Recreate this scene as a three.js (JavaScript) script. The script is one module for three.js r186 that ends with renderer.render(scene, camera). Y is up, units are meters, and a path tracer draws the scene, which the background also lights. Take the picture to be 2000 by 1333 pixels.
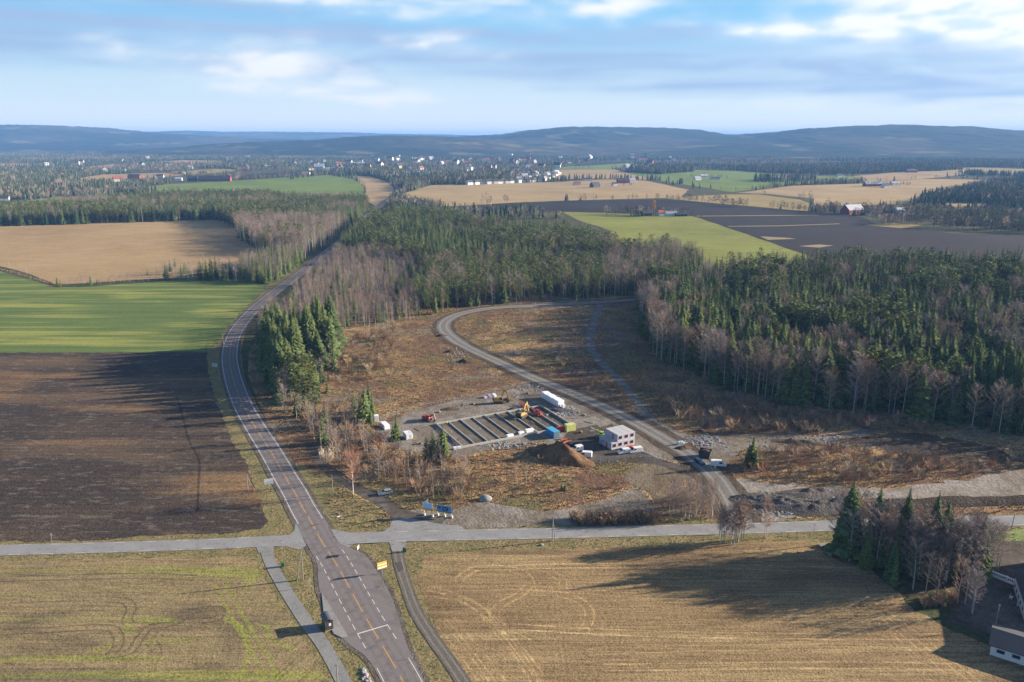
import * as THREE from 'three';
import { mergeGeometries } from 'three/addons/utils/BufferGeometryUtils.js';
import { MarchingCubes } from 'three/addons/objects/MarchingCubes.js';

// ------------------------------------------------------------------ camera, sun, exposure
const scene = new THREE.Scene();
const EYE = 115, PITCH = 14.7 * Math.PI / 180, FOCAL = 1511;          // a drone 115 m up, lens as the photograph's
const camera = new THREE.PerspectiveCamera(47.6, 1024 / 682, 1, 60000);
camera.position.set(0, EYE, 0);
camera.rotation.x = -PITCH;
const renderer = new THREE.WebGLRenderer({ antialias: true });
renderer.toneMapping = THREE.LinearToneMapping;
renderer.toneMappingExposure = 3.05;
renderer.shadowMap.enabled = true;
const SUN_AZ = 12.4 * Math.PI / 180, SUN_EL = 15.5 * Math.PI / 180;     // low winter sun from the right, a little ahead
const SUN = new THREE.Vector3(Math.cos(SUN_EL) * Math.cos(SUN_AZ), Math.sin(SUN_EL), -Math.cos(SUN_EL) * Math.sin(SUN_AZ));
const sun = new THREE.DirectionalLight(new THREE.Color(1.0, 0.86, 0.68), 5);
sun.position.set(SUN.x * 900, SUN.y * 900, -300 + SUN.z * 900);
sun.target.position.set(0, 0, -300);
sun.castShadow = true;
sun.shadow.mapSize.set(4096, 4096);
Object.assign(sun.shadow.camera, { left: -500, right: 500, top: 300, bottom: -300, near: 1, far: 2500 });
scene.add(sun, sun.target);
scene.fog = new THREE.FogExp2(new THREE.Color(0.23, 0.49, 1.0), 0.000072);

// ------------------------------------------------------------------ random numbers and noise
function rng(seed) { let a = seed >>> 0; return () => { a = (a + 0x6D2B79F5) | 0; let t = Math.imul(a ^ (a >>> 15), 1 | a); t = (t + Math.imul(t ^ (t >>> 7), 61 | t)) ^ t; return ((t ^ (t >>> 14)) >>> 0) / 4294967296; }; }
const NT = 256, lattice = new Float32Array(NT * NT);
{ const r = rng(77); for (let i = 0; i < NT * NT; i++) lattice[i] = r(); }
function vn(x, y) {                                                    // value noise 0..1
  const xi = Math.floor(x), yi = Math.floor(y), fx = x - xi, fy = y - yi;
  const sx = fx * fx * (3 - 2 * fx), sy = fy * fy * (3 - 2 * fy);
  const x0 = xi & 255, x1 = (xi + 1) & 255, y0 = (yi & 255) << 8, y1 = ((yi + 1) & 255) << 8;
  const a = lattice[y0 + x0], b = lattice[y0 + x1], c = lattice[y1 + x0], d = lattice[y1 + x1];
  return a + (b - a) * sx + (c - a) * sy + (a - b - c + d) * sx * sy;
}
function fbm(x, y, o = 4) { let s = 0, a = 0.5, n = 0; for (let i = 0; i < o; i++) { s += a * vn(x, y); n += a; a *= 0.5; x = x * 2.03 + 17.3; y = y * 2.03 + 5.1; } return s / n; }
const clamp = (v, a = 0, b = 1) => v < a ? a : v > b ? b : v;
const sst = (a, b, v) => { const t = clamp((v - a) / (b - a)); return t * t * (3 - 2 * t); };
const mix3 = (a, b, t) => [a[0] + (b[0] - a[0]) * t, a[1] + (b[1] - a[1]) * t, a[2] + (b[2] - a[2]) * t];

// ------------------------------------------------------------------ the sky: clear air, a grey-blue sheet of cloud, white cumulus
{
  const W = 2048, H = 1024, data = new Float32Array(W * H * 4), D = 180 / Math.PI;
  const K = 1 / 3.05;
  const blob = (a, e, ca, ce, ra, re) => Math.exp(-(((a - ca) / ra) ** 2) - (((e - ce) / re) ** 2));
  for (let j = 0; j < H; j++) {
    const el = ((j + 0.5) / H - 0.5) * 180;
    for (let i = 0; i < W; i++) {
      const phi = ((i + 0.5) / W - 0.5) * 2 * Math.PI;                 // atan2(z, x)
      let az = phi * D + 90; if (az > 180) az -= 360;                  // 0 = where the drone looks, + to the right
      const e = Math.max(el, 0);
      const ex = Math.cos(e / D) * Math.cos(phi), ey = Math.sin(e / D), ez = Math.cos(e / D) * Math.sin(phi);
      const sd = clamp(ex * SUN.x + ey * SUN.y + ez * SUN.z, -1, 1), sa = Math.acos(sd) * D;
      // air
      let c = mix3([0.98, 0.99, 0.97], [0.70, 0.85, 0.94], sst(0, 3, e)); c = mix3(c, [0.24, 0.60, 0.94], sst(2, 8.5, e));
      c = mix3(c, [0.050, 0.140, 0.36], sst(6, 34, e)); c = mix3(c, [0.026, 0.080, 0.24], sst(30, 80, e));
      const glow = Math.exp(-sa / 22) * 0.9;
      c = [c[0] + glow * 0.9, c[1] + glow * 0.8, c[2] + glow * 0.65];
      // clouds lie in a flat layer: seen low down they draw out into long banks
      const k = 1 / (ey + 0.045), px = ex * k, pz = ez * k;
      const w1 = fbm(px * 0.35 + 40, pz * 0.35 + 9, 4) - 0.5;
      const wisps = fbm(az * 0.16 + w1 * 3 + 100, e * 0.75 + w1 * 2, 7);
      const high = 0.25 * sst(0.50, 0.72, fbm(px * 0.55 + w1 + 3, pz * 0.55 + 60, 5)) * sst(6, 16, e);
      // the banks, by bearing and height in degrees
      const wa = az + (fbm(az * 0.12 + 30, e * 0.5, 4) - 0.5) * 14, we = e + (fbm(az * 0.10 + 5, e * 0.6 + 70, 4) - 0.5) * 2.6;
      const bandMid = wa < -8 ? 6.2 : 6.2 - (wa + 8) * 0.058, bandHalf = wa < -8 ? 2.1 : 1.75;
      let sheet = Math.exp(-(((we - bandMid) / bandHalf) ** 4)) * sst(0.12, 0.5, wisps + 0.12);
      const streak = sst(0.30, 0.66, fbm(az * 0.075 + w1 * 3 + 11, e * 1.7 + az * 0.05 + w1 * 3, 7)); sheet *= 0.38 + 0.72 * streak;
      const aw = Math.abs(az) > 40 ? sst(70, 40, Math.abs(az)) : 1;
      sheet = clamp(sheet * aw + high * 0.5 + (1 - aw) * sst(0.42, 0.6, wisps) * sst(1.5, 4, e) * sst(16, 9, e));
      const puff = sst(0.30, 0.72, fbm(az * 0.34 + w1 * 3 + 7, e * 1.5 + w1 * 2 + 31, 6));
      let white = 1.1 * blob(wa, we, -15.5, 4.7, 5.5, 1.4) + 0.9 * blob(wa, we, -2.5, 6.0, 2.6, 0.8) + 0.9 * blob(wa, we, -12, 3.2, 7, 0.6)
        + 1.0 * blob(wa, we, -12, 9.3, 13, 0.9) + 0.8 * blob(wa, we, 5, 8.4, 5, 0.9) + 3.2 * blob(wa, we, 36, 8.6, 10, 2.3) + 1.2 * blob(wa, we, 23, 6.9, 8, 0.55) + 0.5 * blob(wa, we, 30, 2.3, 16, 0.45) + 0.8 * blob(wa, we, -23, 5.3, 3, 0.45) + 0.6 * blob(wa, we, -30, 8.8, 7, 0.6);
      white = clamp(white * (0.30 + 1.05 * puff) + (1 - aw) * sst(0.5, 0.62, wisps) * 0.8 * sst(14, 7, e) + high * sst(0.4, 0.7, fbm(px * 1.3, pz * 1.3 + 8, 4)) * 0.6);
      const lit = 1 + Math.exp(-sa / 30) * 0.7;
      c = mix3(c, [0.37 * lit, 0.53 * lit, 0.79 * lit], sheet * 0.95);
      c = mix3(c, [0.92 * lit, 0.95 * lit, 1.0 * lit], white);
      const o = (j * W + i) * 4;
      data[o] = c[0] * K; data[o + 1] = c[1] * K; data[o + 2] = c[2] * K; data[o + 3] = 1;
    }
  }
  const t = new THREE.DataTexture(data, W, H, THREE.RGBAFormat, THREE.FloatType);
  t.mapping = THREE.EquirectangularReflectionMapping; t.magFilter = THREE.LinearFilter; t.needsUpdate = true;
  scene.background = t; scene.environment = t;
}

// ------------------------------------------------------------------ helpers: survey, names, meshes
const CP = Math.cos(PITCH), SP = Math.sin(PITCH);
function survey(x, y, h = 0) {                                         // where on the level plain a sighted spot lies: [x, z] in metres
  const dx = (x - 1000) / FOCAL, dy = (666.5 - y) / FOCAL, vy = dy * CP - SP, vz = -dy * SP - CP, t = (EYE - h) / -vy;
  return [dx * t, vz * t];
}
const surveyAll = (pts) => pts.map(([x, y]) => survey(x, y));
function seen(x, y, z) { const dy = y - EYE, d = -dy * SP - z * CP, u = dy * CP - z * SP; return d > 1 ? [1000 + x / d * FOCAL, 666.5 - u / d * FOCAL, d] : null; }
const taken = new Map();
function numbered(name) { const n = taken.get(name) ?? 0; taken.set(name, n + 1); return n ? name + '_' + String(n).padStart(3, '0') : name; }
function thing(name, label, category, [x, y, z] = [0, 0, 0], turn = 0, group) {
  const o = new THREE.Group(); o.name = numbered(name); o.position.set(x, y, z); o.rotation.y = turn;
  o.userData = { label, category }; if (group) o.userData.group = group; scene.add(o); return o;
}
function part(parent, name, geo, m, label) {
  const o = new THREE.Mesh(geo, m); o.name = name; o.castShadow = o.receiveShadow = true; if (label) o.userData.label = label; parent.add(o); return o;
}
function lone(name, label, category, geo, m, [x, y, z] = [0, 0, 0], turn = 0, group) {
  const o = new THREE.Mesh(geo, m); o.name = numbered(name); o.castShadow = o.receiveShadow = true; o.position.set(x, y, z); o.rotation.y = turn;
  o.userData = { label, category }; if (group) o.userData.group = group; scene.add(o); return o;
}
function structure(name, geo, m, label) {
  const o = new THREE.Mesh(geo, m); o.name = numbered(name); o.castShadow = o.receiveShadow = true; o.userData = { kind: 'structure' }; if (label) o.userData.label = label; scene.add(o); return o;
}
function stuff(name, label, category) { const o = new THREE.Group(); o.name = numbered(name); o.userData = { kind: 'stuff', label, category }; scene.add(o); return o; }
const lin = (r, g, b) => new THREE.Color().setRGB(r, g, b);
const matte = (p) => new THREE.MeshPhysicalMaterial({ specularIntensity: 0.12, ...p });   // earth, grass, leaves: next to no gloss
const paint = (r, g, b, rough = 0.7, metal = 0) => new THREE.MeshStandardMaterial({ color: lin(r, g, b), roughness: rough, metalness: metal });

// plain shapes, placed
function tr(g, x = 0, y = 0, z = 0, rx = 0, ry = 0, rz = 0) { const m = new THREE.Matrix4().makeRotationFromEuler(new THREE.Euler(rx, ry, rz)); m.setPosition(x, y, z); g.applyMatrix4(m); return g; }
const bx = (w, h, d, x = 0, y = 0, z = 0, rx = 0, ry = 0, rz = 0) => tr(new THREE.BoxGeometry(w, h, d), x, y, z, rx, ry, rz);
const cy = (r0, r1, h, x = 0, y = 0, z = 0, n = 10, rx = 0, rz = 0) => tr(new THREE.CylinderGeometry(r0, r1, h, n), x, y, z, rx, 0, rz);
function bar(a, b, r, n = 6, r2 = r) {
  const A = new THREE.Vector3(...a), B = new THREE.Vector3(...b), d = B.clone().sub(A), g = new THREE.CylinderGeometry(r2, r, d.length(), n);
  const m = new THREE.Matrix4().compose(A.clone().add(B).multiplyScalar(0.5), new THREE.Quaternion().setFromUnitVectors(new THREE.Vector3(0, 1, 0), d.normalize()), new THREE.Vector3(1, 1, 1));
  return g.applyMatrix4(m);
}
const join = (list) => mergeGeometries(list.map((g) => { g = g.index ? g.toNonIndexed() : g; for (const k of Object.keys(g.attributes)) if (!['position', 'normal', 'uv'].includes(k)) g.deleteAttribute(k); return g; }));
function extrude(outline, depth, bevel = 0.05) {                       // outline in x,y; depth along z, centred
  const s = new THREE.Shape(outline.map(([x, y]) => new THREE.Vector2(x, y)));
  const g = new THREE.ExtrudeGeometry(s, { depth: depth - 2 * bevel, bevelEnabled: bevel > 0, bevelThickness: bevel, bevelSize: bevel, bevelSegments: 2, steps: 1 });
  g.translate(0, 0, -depth / 2 + bevel); return g;
}

// ------------------------------------------------------------------ textures
const toByte = new Uint8Array(4097);
for (let i = 0; i <= 4096; i++) { const c = i / 4096; toByte[i] = Math.round(255 * (c <= 0.0031308 ? c * 12.92 : 1.055 * c ** (1 / 2.4) - 0.055)); }
const S8 = (v) => toByte[v <= 0 ? 0 : v >= 1 ? 4096 : (v * 4096) | 0];
function colourMap(w, h, fn) {                                         // fn(u, v) gives a linear colour
  const d = new Uint8Array(w * h * 4);
  for (let j = 0; j < h; j++) for (let i = 0; i < w; i++) { const c = fn((i + 0.5) / w, (j + 0.5) / h), o = (j * w + i) * 4; d[o] = S8(c[0]); d[o + 1] = S8(c[1]); d[o + 2] = S8(c[2]); d[o + 3] = 255; }
  const t = new THREE.DataTexture(d, w, h); t.colorSpace = THREE.SRGBColorSpace; t.magFilter = THREE.LinearFilter; t.minFilter = THREE.LinearMipmapLinearFilter; t.generateMipmaps = true; t.wrapS = t.wrapT = THREE.RepeatWrapping; t.needsUpdate = true; return t;
}
function greyMap(w, h, fn) {
  const d = new Uint8Array(w * h * 4);
  for (let j = 0; j < h; j++) for (let i = 0; i < w; i++) { const c = clamp(fn((i + 0.5) / w, (j + 0.5) / h)) * 255, o = (j * w + i) * 4; d[o] = d[o + 1] = d[o + 2] = c; d[o + 3] = 255; }
  const t = new THREE.DataTexture(d, w, h); t.magFilter = THREE.LinearFilter; t.wrapS = t.wrapT = THREE.RepeatWrapping; t.needsUpdate = true; return t;
}
const tileNoise = (u, v, f, seed = 0) => {                             // repeats with period 1 in u and v
  const x = u * f, y = v * f, xi = Math.floor(x), yi = Math.floor(y), fx = x - xi, fy = y - yi, sx = fx * fx * (3 - 2 * fx), sy = fy * fy * (3 - 2 * fy);
  const L = (a, b) => lattice[((((b % f) + f) % f + seed) & 255) * 256 + ((((a % f) + f) % f + seed * 7) & 255)];
  const a = L(xi, yi), b = L(xi + 1, yi), c = L(xi, yi + 1), d = L(xi + 1, yi + 1); return a + (b - a) * sx + (c - a) * sy + (a - b - c + d) * sx * sy;
};
// lines drawn on the ground (wheel tracks, trodden paths): a canvas over a rectangle of land, read back as strengths 0..1
function trackMask(x0, z0, x1, z1, w, h, lines) {
  const cv = document.createElement('canvas'); cv.width = w; cv.height = h; const g = cv.getContext('2d');
  g.fillStyle = '#000'; g.fillRect(0, 0, w, h); g.lineCap = g.lineJoin = 'round';
  for (const [pts, width, strength, pair] of lines) {
    const p = pts.map(([x, y]) => survey(x, y)), curve = new THREE.CatmullRomCurve3(p.map(([x, z]) => new THREE.Vector3(x, 0, z))), n = Math.max(12, p.length * 10), q = curve.getPoints(n);
    for (const off of pair ? [-pair / 2, pair / 2] : [0]) {
      g.strokeStyle = `rgba(255,255,255,${strength})`; g.lineWidth = width / (x1 - x0) * w; g.beginPath();
      q.forEach((v, i) => { const a = q[Math.max(0, i - 1)], b = q[Math.min(n, i + 1)], tx = b.x - a.x, tz = b.z - a.z, l = Math.hypot(tx, tz) || 1, X = (v.x - tz / l * off - x0) / (x1 - x0) * w, Y = (v.z + tx / l * off - z0) / (z1 - z0) * h; i ? g.lineTo(X, Y) : g.moveTo(X, Y); });
      g.stroke();
    }
  }
  const px = g.getImageData(0, 0, w, h).data;
  return (x, z) => { const i = Math.floor((x - x0) / (x1 - x0) * w), j = Math.floor((z - z0) / (z1 - z0) * h); return i < 0 || j < 0 || i >= w || j >= h ? 0 : px[(j * w + i) * 4] / 255; };
}

// ------------------------------------------------------------------ sheets of land
function inside(poly, x, z) { let k = false; for (let i = 0, j = poly.length - 1; i < poly.length; j = i++) { const [a, b] = poly[i], [c, d] = poly[j]; if ((b > z) !== (d > z) && x < (c - a) * (z - b) / (d - b) + a) k = !k; } return k; }
function ragged(poly, step, amount, seed) {                            // the outline in short steps, shaken a little
  const r = rng(seed), out = [];
  poly.forEach(([x, z], i) => { const [X, Z] = poly[(i + 1) % poly.length], l = Math.hypot(X - x, Z - z), n = Math.min(160, Math.max(1, Math.round(l / step))); for (let k = 0; k < n; k++) { const t = k / n; out.push([x + (X - x) * t + (r() - 0.5) * amount, z + (Z - z) * t + (r() - 0.5) * amount]); } });
  return out;
}
function sheetGeometry(poly, y, box, tile) {
  const s = poly.map(([x, z]) => new THREE.Vector2(x, -z)); if (THREE.ShapeUtils.isClockWise(s)) s.reverse();
  const f = THREE.ShapeUtils.triangulateShape(s, []), g = new THREE.BufferGeometry(), pos = [], uv = [], nor = [];
  for (const p of s) { pos.push(p.x, y, -p.y); nor.push(0, 1, 0); if (box) uv.push((p.x - box[0]) / (box[2] - box[0]), (-p.y - box[1]) / (box[3] - box[1])); else uv.push(p.x / tile, -p.y / tile); }
  g.setAttribute('position', new THREE.Float32BufferAttribute(pos, 3)); g.setAttribute('normal', new THREE.Float32BufferAttribute(nor, 3)); g.setAttribute('uv', new THREE.Float32BufferAttribute(uv, 2)); g.setIndex(f.flat());
  return g;
}
const bounds = (poly, pad = 1) => { const xs = poly.map((p) => p[0]), zs = poly.map((p) => p[1]); return [Math.min(...xs) - pad, Math.min(...zs) - pad, Math.max(...xs) + pad, Math.max(...zs) + pad]; };
function ribbonPoints(pts, step = 4) {                                  // a smooth line through surveyed points, evenly stepped
  const c = new THREE.CatmullRomCurve3(pts.map(([x, z]) => new THREE.Vector3(x, 0, z)), false, 'centripetal'), n = Math.max(2, Math.round(c.getLength() / step)); return c.getSpacedPoints(n).map((p) => [p.x, p.z]);
}
function offsetLine(line, off) { return line.map(([x, z], i) => { const a = line[Math.max(0, i - 1)], b = line[Math.min(line.length - 1, i + 1)], tx = b[0] - a[0], tz = b[1] - a[1], l = Math.hypot(tx, tz) || 1, o = typeof off === 'function' ? off(i / (line.length - 1), i) : off; return [x - tz / l * o, z + tx / l * o]; }); }
function ribbon(line, left, right, y, tileAcross, tileAlong) {
  const L = offsetLine(line, left), R = offsetLine(line, right), pos = [], uv = [], idx = []; let s = 0;
  line.forEach((p, i) => { if (i) s += Math.hypot(p[0] - line[i - 1][0], p[1] - line[i - 1][1]); pos.push(L[i][0], y, L[i][1], R[i][0], y, R[i][1]); const across = (q, d) => Math.hypot(q[0] - p[0], q[1] - p[1]) * d / tileAcross; uv.push(tileAcross ? across(L[i], -1) : 0, s / tileAlong, tileAcross ? across(R[i], 1) : 1, s / tileAlong); if (i) { const a = 2 * i - 2; idx.push(a, a + 1, a + 2, a + 1, a + 3, a + 2); } });
  const g = new THREE.BufferGeometry(); g.setAttribute('position', new THREE.Float32BufferAttribute(pos, 3)); g.setAttribute('normal', new THREE.Float32BufferAttribute(pos.map((_, i) => i % 3 === 1 ? 1 : 0), 3)); g.setAttribute('uv', new THREE.Float32BufferAttribute(uv, 2)); g.setIndex(idx); return g;
}
// ================================================================== THE LAND
const fieldPolys = [];                                                  // open land: no trees grow here
function mapped(poly, w, h, fn, bumpTile, bumpSize, bumpScale, rough = 1) {
  const b = bounds(poly), t = colourMap(w, h, (u, v) => fn(b[0] + u * (b[2] - b[0]), b[1] + v * (b[3] - b[1])));
  t.wrapS = t.wrapT = THREE.ClampToEdgeWrapping;
  const m = matte({ map: t, roughness: rough });
  if (bumpTile) { const bt = bumpTile.clone(); bt.repeat.set((b[2] - b[0]) / bumpSize, (b[3] - b[1]) / bumpSize); bt.needsUpdate = true; m.bumpMap = bt; m.bumpScale = bumpScale; }
  return { m, b };
}
// reliefs that repeat: clods, tufts, gravel
const clods = greyMap(512, 512, (u, v) => 0.5 * tileNoise(u, v, 48, 3) + 0.35 * tileNoise(u, v, 110, 9) + 0.25 * tileNoise(u, v, 12, 5));
const grit = greyMap(512, 512, (u, v) => 0.6 * tileNoise(u, v, 120, 4) + 0.4 * tileNoise(u, v, 30, 8));
const furrows = greyMap(512, 512, (u, v) => 0.45 + 0.25 * Math.sin((v * 40 + 0.4 * tileNoise(u, v, 8, 2)) * 2 * Math.PI) + 0.5 * (tileNoise(u, v, 100, 6) - 0.5));

// the plain itself
const earthTile = colourMap(1024, 1024, (u, v) => {
  const a = tileNoise(u, v, 6, 1), b = tileNoise(u, v, 40, 2), c = tileNoise(u, v, 160, 3), g = 0.6 + 0.5 * c + 0.3 * (b - 0.5);
  return mix3([0.105 * g, 0.088 * g, 0.052 * g], [0.075 * g, 0.085 * g, 0.040 * g], sst(0.35, 0.7, a));
});
{
  const R = 26000, g = sheetGeometry([[-R, 400], [R, 400], [R, -R], [-R, -R]], 0, null, 140);
  structure('ground', g, matte({ map: earthTile, roughness: 1, bumpMap: clods, bumpScale: 0.4 }));
}

// ---- fields far off: one grain, many tints
const grain = colourMap(1024, 1024, (u, v) => {
  const a = tileNoise(u, v, 5, 11), b = 0.5 * tileNoise(u, v * 1, 14, 3) + 0.5 * tileNoise(u * 0.25, v, 96, 6), c = tileNoise(u, v, 200, 5), d = tileNoise(u * 0.125, v, 240, 8);
  const g = clamp(0.80 + 0.20 * (a - 0.5) + 0.24 * (b - 0.5) + 0.16 * (c - 0.5) + 0.16 * (d - 0.5)); return [g, g * (0.985 + 0.03 * a), g * (0.96 + 0.06 * b)];
});
const grainBump = furrows;
function farField(name, pts, tint, y = 0.05, label, rough = 0.4) {
  const p = surveyAll(pts), poly = ragged(p, 40, 4, p.length * 31 + Math.round(pts[0][0]));
  const m = matte({ map: grain, color: lin(tint[0] * 1.25, tint[1] * 1.25, tint[2] * 1.25), roughness: 1 });
  structure(name, sheetGeometry(poly, y, null, 420), m, label); fieldPolys.push(p);
}
const TAN = [0.335, 0.232, 0.118], PALE = [0.345, 0.248, 0.126], GREEN = [0.145, 0.195, 0.045], LIME = [0.205, 0.215, 0.052], EARTH = [0.036, 0.031, 0.032], STRAW = [0.28, 0.215, 0.085];
farField('stubble_field', [[-160, 446], [0, 440], [220, 432], [430, 426], [452, 440], [468, 462], [505, 492], [540, 508], [560, 520], [500, 528], [430, 528], [330, 543], [180, 552], [115, 556], [60, 538], [0, 519], [-160, 490]], TAN, 0.05, 'wide tan stubble field above the green field');
farField('green_field', [[270, 366], [330, 360], [480, 352], [560, 347], [640, 342], [690, 350], [712, 365], [712, 388], [640, 391], [560, 390], [520, 380], [400, 376], [300, 374]], GREEN, 0.05, 'bright green field on the far rise');
farField('stubble_field', [[680, 344], [722, 345], [752, 354], [768, 366], [768, 385], [742, 408], [715, 392], [714, 366], [695, 350]], PALE, 0.08);
farField('ploughed_field', [[450, 351], [485, 341], [600, 334], [655, 334], [640, 340], [560, 345], [480, 351]], EARTH, 0.07);
farField('stubble_field', [[795, 392], [782, 382], [800, 374], [850, 360], [910, 361], [1000, 358], [1100, 355], [1190, 350], [1262, 353], [1345, 371], [1330, 386], [1140, 391], [1000, 396], [905, 402], [870, 403], [830, 398]], PALE, 0.06, 'long pale stubble field before the village');
farField('ploughed_field', [[880, 404], [1000, 397], [1100, 393], [1310, 389], [1420, 400], [1560, 412], [1680, 424], [1720, 440], [1860, 456], [2000, 461], [2250, 470], [2250, 526], [2000, 521], [1600, 507], [1480, 465], [1355, 422], [1140, 414], [1000, 413], [920, 412]], EARTH, 0.07, 'large dark ploughed field');
farField('grass_field', [[1095, 414], [1140, 415], [1355, 423], [1480, 466], [1605, 510], [1600, 530], [1350, 540], [1370, 500], [1200, 470], [1190, 450], [1130, 430]], LIME, 0.09, 'yellow green field wedge');
farField('stubble_field', [[1300, 388], [1345, 384], [1420, 380], [1480, 380], [1560, 390], [1585, 398], [1578, 413], [1420, 399]], STRAW, 0.06);
farField('stubble_field', [[1440, 377], [1550, 363], [1680, 359], [1800, 350], [1900, 351], [1960, 354], [1800, 378], [1780, 398], [1660, 402], [1590, 402], [1588, 388], [1500, 379]], PALE, 0.05);
farField('green_field', [[1225, 338], [1290, 331], [1450, 334], [1560, 344], [1690, 345], [1650, 354], [1540, 362], [1430, 376], [1380, 367], [1270, 350]], GREEN, 0.06, 'green field with a farmyard island');
farField('stubble_field', [[1060, 343], [1090, 332], [1200, 331], [1235, 340], [1275, 352], [1190, 349], [1090, 350]], TAN, 0.05);
farField('green_field', [[1080, 331], [1120, 323], [1240, 318], [1245, 322], [1190, 331]], GREEN, 0.05);
farField('ploughed_field', [[1110, 324], [1160, 317], [1240, 315], [1240, 318], [1130, 325]], EARTH, 0.06);
farField('stubble_field', [[1660, 345], [1760, 336], [1850, 334], [1900, 340], [1820, 348], [1700, 357]], TAN, 0.05);
farField('grass_field', [[1840, 334], [1890, 325], [1990, 330], [2200, 328], [2200, 345], [1950, 342]], STRAW, 0.06);
farField('stubble_field', [[1840, 395], [1900, 390], [1945, 394], [1940, 402], [1860, 404]], STRAW, 0.05);
farField('stubble_field', [[130, 352], [200, 341], [320, 338], [370, 342], [260, 350], [180, 357]], TAN, 0.05);
farField('stubble_field', [[280, 318], [360, 313], [430, 314], [470, 319], [350, 322]], TAN, 0.05);
farField('stubble_field', [[350, 311], [400, 307], [470, 308], [440, 312]], TAN, 0.05);
farField('stubble_field', [[330, 336], [420, 330], [470, 331], [450, 336], [380, 341]], STRAW, 0.05);
farField('stubble_field', [[165, 327], [220, 321], [245, 322], [200, 330]], TAN, 0.05);
farField('stubble_field', [[-60, 322], [0, 319], [80, 320], [60, 324], [-60, 326]], TAN, 0.05);
farField('ploughed_field', [[355, 300], [400, 297], [430, 302], [400, 306]], EARTH, 0.05);
farField('grass_field', [[-80, 404], [0, 402], [50, 392], [120, 384], [190, 388], [150, 399], [60, 402], [0, 410], [-80, 412]], [0.20, 0.215, 0.08], 0.05);
farField('green_field', [[560, 300], [640, 297], [700, 297], [640, 301]], GREEN, 0.05);
farField('stubble_field', [[440, 303], [520, 300], [560, 301], [480, 306]], STRAW, 0.05);
farField('grass_field', [[1690, 440], [1740, 436], [1800, 440], [1760, 446]], STRAW, 0.1);
for (const q of [[[1485, 462], [1540, 465], [1555, 467], [1500, 469]], [[1560, 481], [1600, 478], [1628, 480], [1600, 484]], [[1360, 422], [1480, 421], [1600, 420], [1600, 420.8], [1480, 422], [1362, 423]], [[1420, 442], [1520, 441], [1640, 437], [1640, 438], [1520, 442.2], [1425, 443]]])
  structure('grass_strip', sheetGeometry(surveyAll(q), 0.11, null, 420), matte({ map: grain, color: lin(0.36, 0.29, 0.16), roughness: 1 }));

// ---- the four near fields, each with its own surface
const tussock = (x, z) => fbm(x * 1.1, z * 1.1, 3);
{ // green winter crop on the left, drilled across
  const p = surveyAll([[-420, 520], [-120, 500], [0, 530], [60, 546], [108, 562], [180, 560], [300, 551], [380, 545], [470, 548], [523, 556], [505, 578], [468, 612], [440, 645], [420, 672], [402, 689], [0, 690], [-420, 690]]); fieldPolys.push(p);
  const { m, b } = mapped(p, 2048, 1024, (x, z) => {
    const s = fbm(x * 0.012, z * 0.22, 4), k = fbm(x * 0.02 + 9, z * 0.05, 3), f = vn(x * 1.9, z * 1.9), drill = 0.5 + 0.5 * Math.sin(z * 0.42 + 2 * vn(x * 0.01, z * 0.1));
    const g = 0.72 + 0.34 * f + 0.16 * (drill - 0.5), y = sst(0.5, 0.78, s * 0.65 + k * 0.45);
    let c = mix3([0.115, 0.165, 0.048], [0.275, 0.290, 0.075], y); c = mix3(c, [0.16, 0.15, 0.075], sst(0.62, 0.85, fbm(x * 0.03 + 50, z * 0.3, 3)) * 0.6);
    return [c[0] * g, c[1] * g, c[2] * g];
  }, clods, 30, 0.07);
  structure('green_field', sheetGeometry(ragged(p, 3, 2.0, 5), 0.05, b), m, 'green winter crop beside the bend of the road');
}
{ // dark ploughed land
  const p = surveyAll([[-420, 690], [0, 690], [200, 689], [402, 689], [406, 730], [418, 780], [436, 822], [452, 862], [478, 905], [494, 945], [512, 992], [515, 1022], [500, 1036], [420, 1044], [200, 1053], [0, 1060], [-420, 1078]]); fieldPolys.push(p);
  const mask = trackMask(-330, -440, -60, -190, 1024, 1024, [[[[345, 775], [358, 820], [368, 860], [388, 900], [387, 950], [385, 1000]], 0.9, 1], [[[405, 700], [413, 730], [410, 750], [425, 790], [445, 830]], 1.2, 0.8], [[[395, 910], [402, 960], [400, 1010]], 1.5, 0.35]]);
  const { m, b } = mapped(p, 2048, 2048, (x, z) => {
    const big = fbm(x * 0.012 + 3, z * 0.05, 4), f = vn(x * 2.3, z * 2.3), h = vn(x * 5, z * 5), row = 0.5 + 0.5 * Math.sin(z * 1.9 + 1.5 * vn(x * 0.05, z * 0.3));
    const g = 0.38 + 0.72 * f + 0.50 * h + 0.16 * (row - 0.5);
    let c = mix3([0.060, 0.047, 0.040], [0.125, 0.088, 0.058], sst(0.42, 0.72, big));
    c = mix3(c, [0.25, 0.150, 0.072], sst(0.54, 0.76, fbm(x * 0.012 + 71, z * 0.060 + 4, 4)) * 0.8);
    c = mix3(c, [0.19, 0.165, 0.13], sst(0.58, 0.85, fbm(x * 0.3, z * 0.8, 2)) * 0.5);
    const d = mask(x, z); const k = 1 - 0.45 * d * (d > 0.5 ? 1 : -0.7);
    return [c[0] * g * k, c[1] * g * k, c[2] * g * k];
  }, furrows, 24, 0.16);
  structure('ploughed_field', sheetGeometry(ragged(p, 2.5, 2.4, 6), 0.06, b), m, 'dark brown ploughed field left of the main road');
}
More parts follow.
